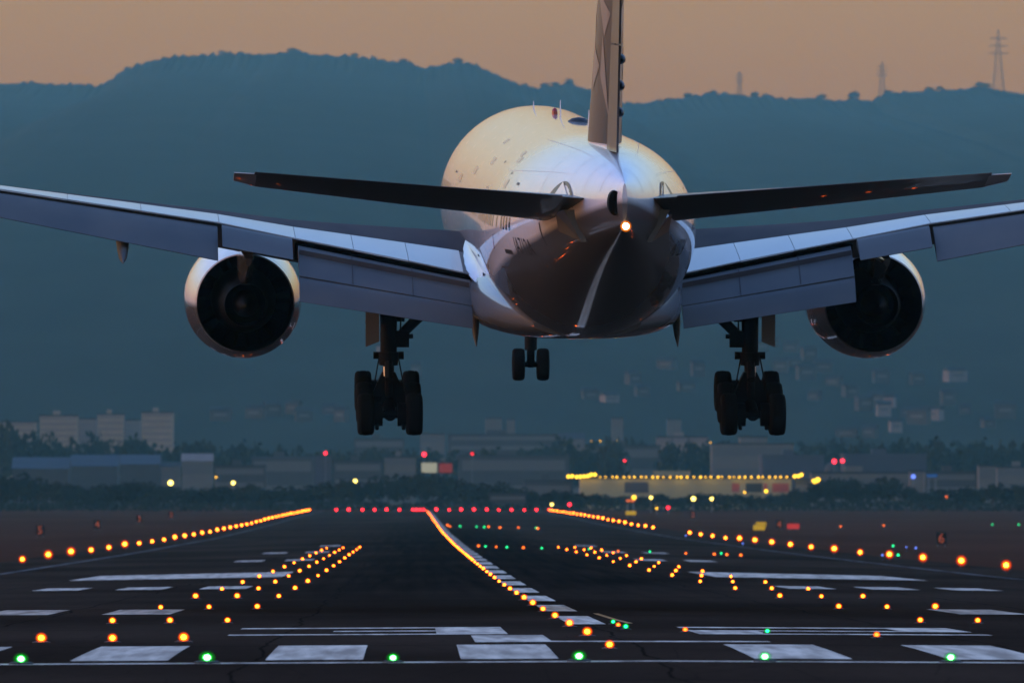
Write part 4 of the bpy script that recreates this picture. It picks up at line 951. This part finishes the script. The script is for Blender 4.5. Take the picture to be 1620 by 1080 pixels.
# street and obstruction lamps on masts
def mast(label, x, y, d, m, r, halom=None):
    p = P(x, y, d); g0 = gz(p.x, d) if d < 3300 else max(-1.6, mountain_z(p.x, d) - .5)
    o = empty('mast_lamp', (p.x, d, g0)); tag(o, label, 'lamp')
    h = p.z - g0
    b = MB(); b.tube((0, .3, -.2), (0, .3, h+.1), .14, .08, 8); b.tube((0, .3, h+.1), (0, 0, h+.1), .07, n=6); b.build('mast', M['post'], o)
    link(bpy.data.objects.new('bulb', ballmesh('bulb', r, h-.1, m)), o)
    if halom: link(bpy.data.objects.new('lamp_glass', ballmesh('lamp_glass', r*1.6, h-.1, halom)), o)  # lamp_glass: added glow shell that imitates bloom
for (x, y, d, m, r, lab) in (
    (270, 763, 3600, 'pale_yellow_light', .75, 'large pale yellow mast lamp before the trees, left one of a pair'), (369, 763, 3600, 'pale_yellow_light', .55, 'pale yellow mast lamp before the trees, right one of a pair'),
    (562, 760, 3600, 'pale_yellow_light', .55, 'pale yellow mast lamp above the red runway end lamps'), (1097, 788, 3400, 'pale_yellow_light', .6, 'pale yellow mast lamp below the cargo building, left of two'),
    (1126, 788, 3400, 'pale_yellow_light', .45, 'pale yellow mast lamp below the cargo building, right of two'), (873, 797, 3300, 'pale_yellow_light', .4, 'small pale lamp just above the far right end of the edge row'),
    (78, 781, 3600, 'orange_light', .3, 'small orange lamp in dark trees at far left'), (133, 780, 3600, 'orange_light', .35, 'small orange lamp right of a fainter one at far left'),
    (342, 754, 3900, 'yellow_light', .25, 'tiny yellow lamp left of the pale mast lamp'), (515, 716, 4290, 'red_light', .5, 'red lamp on the dark square tower'),
    (671, 718, 4400, 'red_light', .7, 'larger red lamp above the pale lit sign'), (747, 717, 4500, 'red_low_light', .5, 'dim red lamp right of the lit signs'),
    (988, 728, 4600, 'red_light', .35, 'small red lamp high above the cargo building'), (1320, 729, 3930, 'red_light', .7, 'left red lamp of the watch tower pair'), (1333, 728, 3930, 'red_light', .6, 'right red lamp of the watch tower pair'),
    (901, 797, 3290, 'red_light', .45, 'red lamp by the small pale lamp near the edge row'), (1057, 802, 3200, 'red_light', .4, 'red lamp on the dark grass below the cargo building'),
    (1445, 753, 3850, 'blue_light', .8, 'bluish white lamp at the end of the pale wall'), (1288, 761, 3650, 'yellow_light', .8, 'yellow lamp pair right of the cargo building, upper'), (1294, 758, 3680, 'yellow_light', .7, 'yellow lamp right of the upper yellow one by the cargo building'),
    (1003, 786, 3350, 'yellow_light', .6, 'yellow lamp on the orange kiosk'), (1030, 786, 3350, 'pale_yellow_light', .4, 'pale lamp right of the orange kiosk'), (1212, 776, 3600, 'yellow_light', .5, 'orange yellow lamp at the foot of the cargo building'),
    (1178, 778, 3600, 'yellow_light', .3, 'small yellow lamp at the cargo building gates'), (1039, 803, 3150, 'yellow_light', .25, 'tiny yellow lamp left of a red one on the grass'), (1498, 785, 3500, 'orange_light', .3, 'orange lamp low in the right trees'),
    (936, 698, 5200, 'yellow_light', .3, 'first dim lamp of four above the cargo building'), (950, 697, 5200, 'yellow_light', .25, 'second dim lamp of four above the cargo building'), (963, 698, 5200, 'yellow_light', .25, 'third dim lamp of four above the cargo building'), (976, 697, 5200, 'yellow_light', .3, 'fourth dim lamp of four above the cargo building'),
    (1098, 700, 5200, 'yellow_light', .25, 'dim lamp left of the white offices, left one'), (1124, 699, 5200, 'yellow_light', .25, 'dim lamp left of the white offices, right one'),
    (1122, 586, 8000, 'yellow_light', .35, 'single dim lamp on the hillside beside the right gear'), (1478, 622, 8300, 'red_low_light', 1.6, 'blurred red beacon high on the right hillside'), (1502, 650, 7900, 'red_low_light', .5, 'fainter red beacon below the hillside one')):
    mast(lab, x, y, d, M[m], r)

# houses on the hillside
def on_slope(x, y):
    for i in range(400):
        d = D_FOOT + i*20
        if mountain_z(PX(x, d), d) >= PZ(y, d): return d
    return None
hr = random.Random(11)
hspots = [(1200, 560), (1224, 550), (1250, 553), (1255, 580), (1275, 568), (1300, 590), (1240, 595), (1190, 585), (1270, 600), (1320, 610), (1345, 628), (1385, 635), (1410, 642), (1290, 640), (1225, 640), (1365, 655), (1400, 655), (1430, 660), (1455, 668), (1475, 670), (1420, 688), (1340, 690), (1380, 688), (1500, 640), (1530, 655), (1560, 680), (1590, 660), (1100, 600), (1080, 620), (1060, 590), (995, 618), (965, 640), (1010, 632), (940, 632), (1515, 600), (1450, 615), (1390, 610), (400, 664), (430, 660), (470, 661), (480, 665), (545, 670), (520, 660), (350, 668), (610, 560), (660, 602)]
hn = 0; wallmat('house_roof', (.02, .019, .018))
for (x, y) in sorted(hspots):
    for k in range(1):
        xx, yy = x + hr.uniform(-6, 6), y + hr.uniform(-6, 6); d = on_slope(xx, yy)
        if not d: continue
        w = hr.uniform(6, 12); X = PX(xx, d); o = empty('house', (X, d, mountain_z(X, d) - 1.2), (0, 0, hr.uniform(-.4, .4))); hn += 1; tag(o, f'pale house faintly seen among trees on the hazy hillside, {nth(hn)} from the left', 'house', 'hillside houses')
        h = hr.uniform(5, 9); dp = hr.uniform(6, 9); wm_ = M[hr.choice(('house_wall', 'house_wall', 'brown_wall', 'grey_wall'))]
        b = MB(); b.box(-w/2, w/2, -dp/2, dp/2, 0, h); b.build('wall', wm_, o)
        b = MB(); b.loft([[(-w/2-.4, -dp/2-.4, h), (w/2+.4, -dp/2-.4, h), (w/2+.4, dp/2+.4, h), (-w/2-.4, dp/2+.4, h)], [(-w/2-.4, -.1, h+2.2), (w/2+.4, -.1, h+2.2), (w/2+.4, .1, h+2.2), (-w/2-.4, .1, h+2.2)]]); b.build('roof', M['house_roof'], o)
        b = MB(); b.box(-w*.3, w*.3, -dp/2-.05, -dp/2+.02, h*.55, h*.75); b.build('window', M['town_glass'], o)

# ------------------------------------------------------------------ trees
M['leaf'] = mat('dark_foliage', (.012, .014, .010), .9, spec=.0, noise=((.3, .3, .3), .8, (.024, .026, .016))); M['bark'] = mat('bark', (.04, .03, .022), .9, spec=.05)
def crown_mesh(seed, n=430):
    r = random.Random(seed); b = MB(); lobes = [(r.uniform(-.28, .28), r.uniform(-.28, .28), r.uniform(.45, .8), r.uniform(.2, .36)) for _ in range(9)]
    for _ in range(n):
        cx, cy2, cz, cr = r.choice(lobes); v = Vector((r.gauss(0, 1), r.gauss(0, 1), r.gauss(0, 1))).normalized()*cr*r.uniform(.55, 1.05)
        p = Vector((cx, cy2, cz)) + v; s = r.uniform(.035, .075); u = Vector((r.gauss(0, 1), r.gauss(0, 1), r.gauss(0, 1))).normalized(); w = u.orthogonal().normalized()
        b.quad(p-u*s-w*s*.7, p+u*s-w*s*.7, p+u*s+w*s*.7, p-u*s+w*s*.7)
    return b.mesh('crown', M['leaf'])
def trunk_mesh(seed):
    r = random.Random(seed); b = MB(); b.tube((0, 0, -.05), (0, 0, .55), .035, .02, 7)
    for k in range(4):
        a = r.uniform(0, 6.28); b.tube((0, 0, .3+.06*k), (math.cos(a)*.22, math.sin(a)*.22, .6+.05*k), .014, .006, 5)
    return b.mesh('trunk', M['bark'])
CR = [crown_mesh(i) for i in range(6)]; TK = [trunk_mesh(i) for i in range(3)]
tr_ = random.Random(5)
def tree(x, ytop, d, wpx, label, group, hmin=4.0):
    X = PX(x, d); g0 = -1.2 if d < D_FOOT else mountain_z(X, d) - 6.0; h = max(hmin, PZ(ytop, d) - g0); w = max(wpx*d/FPX, h*.5)
    o = empty('tree', (X, d, g0)); tag(o, label, 'tree', group)
    for nm, me in (('trunk', tr_.choice(TK)), ('crown', tr_.choice(CR))):
        c = bpy.data.objects.new(nm, me); link(c, o); c.scale = (w, w, h) if nm == 'crown' else (h*.8, h*.8, h); c.rotation_euler = (0, 0, tr_.uniform(0, 6.28))
def env(x, pts):
    for (a, ya), (b_, yb2) in zip(pts, pts[1:]):
        if a <= x <= b_: return ya + (yb2-ya)*(x-a)/(b_-a)
    return pts[-1][1]
NEAR = [(-60, 752), (40, 752), (70, 766), (170, 768), (195, 756), (215, 768), (400, 772), (470, 768), (555, 756), (600, 758), (650, 752), (700, 752), (740, 764), (790, 766), (860, 778), (1000, 784), (1240, 784), (1285, 772), (1300, 756), (1420, 756), (1440, 776), (1500, 774), (1560, 770), (1680, 768)]
x = -50; tn = 1
while x < 1670:
    yt_ = env(x, NEAR) + tr_.uniform(-3, 5); tree(x, yt_, tr_.uniform(3480, 3620), tr_.uniform(38, 60), f'dark leafy tree in the low row beyond the runway end, {nth(tn)} from the left', 'trees beyond the runway'); tn += 1; x += tr_.uniform(17, 28)
BACK = [(-60, 682), (50, 682), (75, 698), (130, 694), (180, 690), (215, 690), (250, 706), (330, 706), (500, 710), (560, 715), (860, 716), (890, 700), (950, 700), (990, 700), (1120, 705), (1250, 712), (1275, 698), (1370, 700), (1500, 704), (1680, 702)]
x = -50; tn = 1
while x < 1670:
    yt_ = env(x, BACK) + tr_.uniform(-3, 5); tree(x, yt_, tr_.uniform(4850, 5150), tr_.uniform(45, 70), f'dark tree in the hazy belt between the town blocks, {nth(tn)} from the left', 'trees in the town'); tn += 1; x += tr_.uniform(20, 34)
for tn, (x, y) in enumerate(sorted(((1352, 142), (1347, 146), (880, 132), (862, 133), (900, 126), (1090, 149), (1128, 144), (1193, 143), (1212, 146), (1300, 147), (1404, 141), (1470, 138), (1488, 137), (1552, 131), (1562, 131), (463, 77), (725, 93), (352, 82), (640, 96), (560, 87)))):
    tree(x, y + 2, D_RIDGE, 16, f'small tree standing out on the mountain ridge line, {nth(tn+1)} from the left', 'ridge trees', 9.0)
# low hedge along the airfield boundary: one mass
b = MB(); hr2 = random.Random(9)
for _ in range(9000):
    X = hr2.uniform(-170, 220); d = 3440 + hr2.uniform(0, 14); top_ = 2.6 + 1.6*mnoise.noise(Vector((X*.06, 0, 0))) + .8*mnoise.noise(Vector((X*.25, 3, 0)))
    p = Vector((X, d, -1.2 + hr2.uniform(0, 1)**.8 * max(1.2, top_))); q = hr2.uniform(.25, .5); u = Vector((hr2.gauss(0, 1), hr2.gauss(0, 1), hr2.gauss(0, 1))).normalized(); w = u.orthogonal().normalized()
    b.quad(p-u*q-w*q*.7, p+u*q-w*q*.7, p+u*q+w*q*.7, p-u*q+w*q*.7)
tag(b.build('hedge', M['leaf']), 'low dark hedge along the far airfield boundary', kind='stuff')
# ------------------------------------------------------------------ power pylons on the ridge
M['lattice'] = mat('galvanised_lattice', (.02, .02, .02), .8, spec=.1)
def pylon(x, ytop, ybase, label):
    d = D_RIDGE + 40; X = PX(x, d); z1 = PZ(ytop, d); z0 = min(PZ(ybase, d), ridge_h(X)) - 6; h = z1 - z0; r0 = h*.085
    o = empty('power_pylon', (X, d, z0)); tag(o, label, 'pylon')
    def rad(t): return r0*(1-t)**.9 + .5
    b = MB()
    cs = [(-1, -1), (1, -1), (1, 1), (-1, 1)]
    N_ = 9
    for (sx, sy) in cs:
        b.tube((sx*rad(0), sy*rad(0), 0), (sx*rad(1), sy*rad(1), h), .55, .4, 4)
    for k in range(N_):
        t0, t1 = k/N_, (k+1)/N_
        for q in range(4):
            (ax, ay), (bx_, by) = cs[q], cs[(q+1) % 4]
            b.tube((ax*rad(t0), ay*rad(t0), h*t0), (bx_*rad(t1), by*rad(t1), h*t1), .16, .16, 4); b.tube((bx_*rad(t0), by*rad(t0), h*t0), (ax*rad(t1), ay*rad(t1), h*t1), .16, .16, 4); b.tube((ax*rad(t1), ay*rad(t1), h*t1), (bx_*rad(t1), by*rad(t1), h*t1), .16, .16, 4)
    b.build('lattice_mast', M['lattice'], o)
    for t in (.62, .74, .86):
        b = MB(); w = h*.16*(1.25 - t*.4); z = h*t
        for s in (-1, 1): b.tube((s*rad(t)*.5, 0, z), (s*w, 0, z+.5), .8, .4, 4); b.tube((s*rad(t)*.5, 0, z+2.5), (s*w, 0, z+.5), .3, .15, 4)
        b.tube((-rad(t), 0, z), (rad(t), 0, z), .3, n=4)
        b.build('cross_arm', M['lattice'], o)
pylon(1580, 47, 138, 'tallest lattice power pylon on the ridge at far right')
pylon(1396, 97, 146, 'lattice power pylon on the ridge left of the tallest one')
pylon(1170, 113, 147, 'shortest faint lattice power pylon right of the fin')
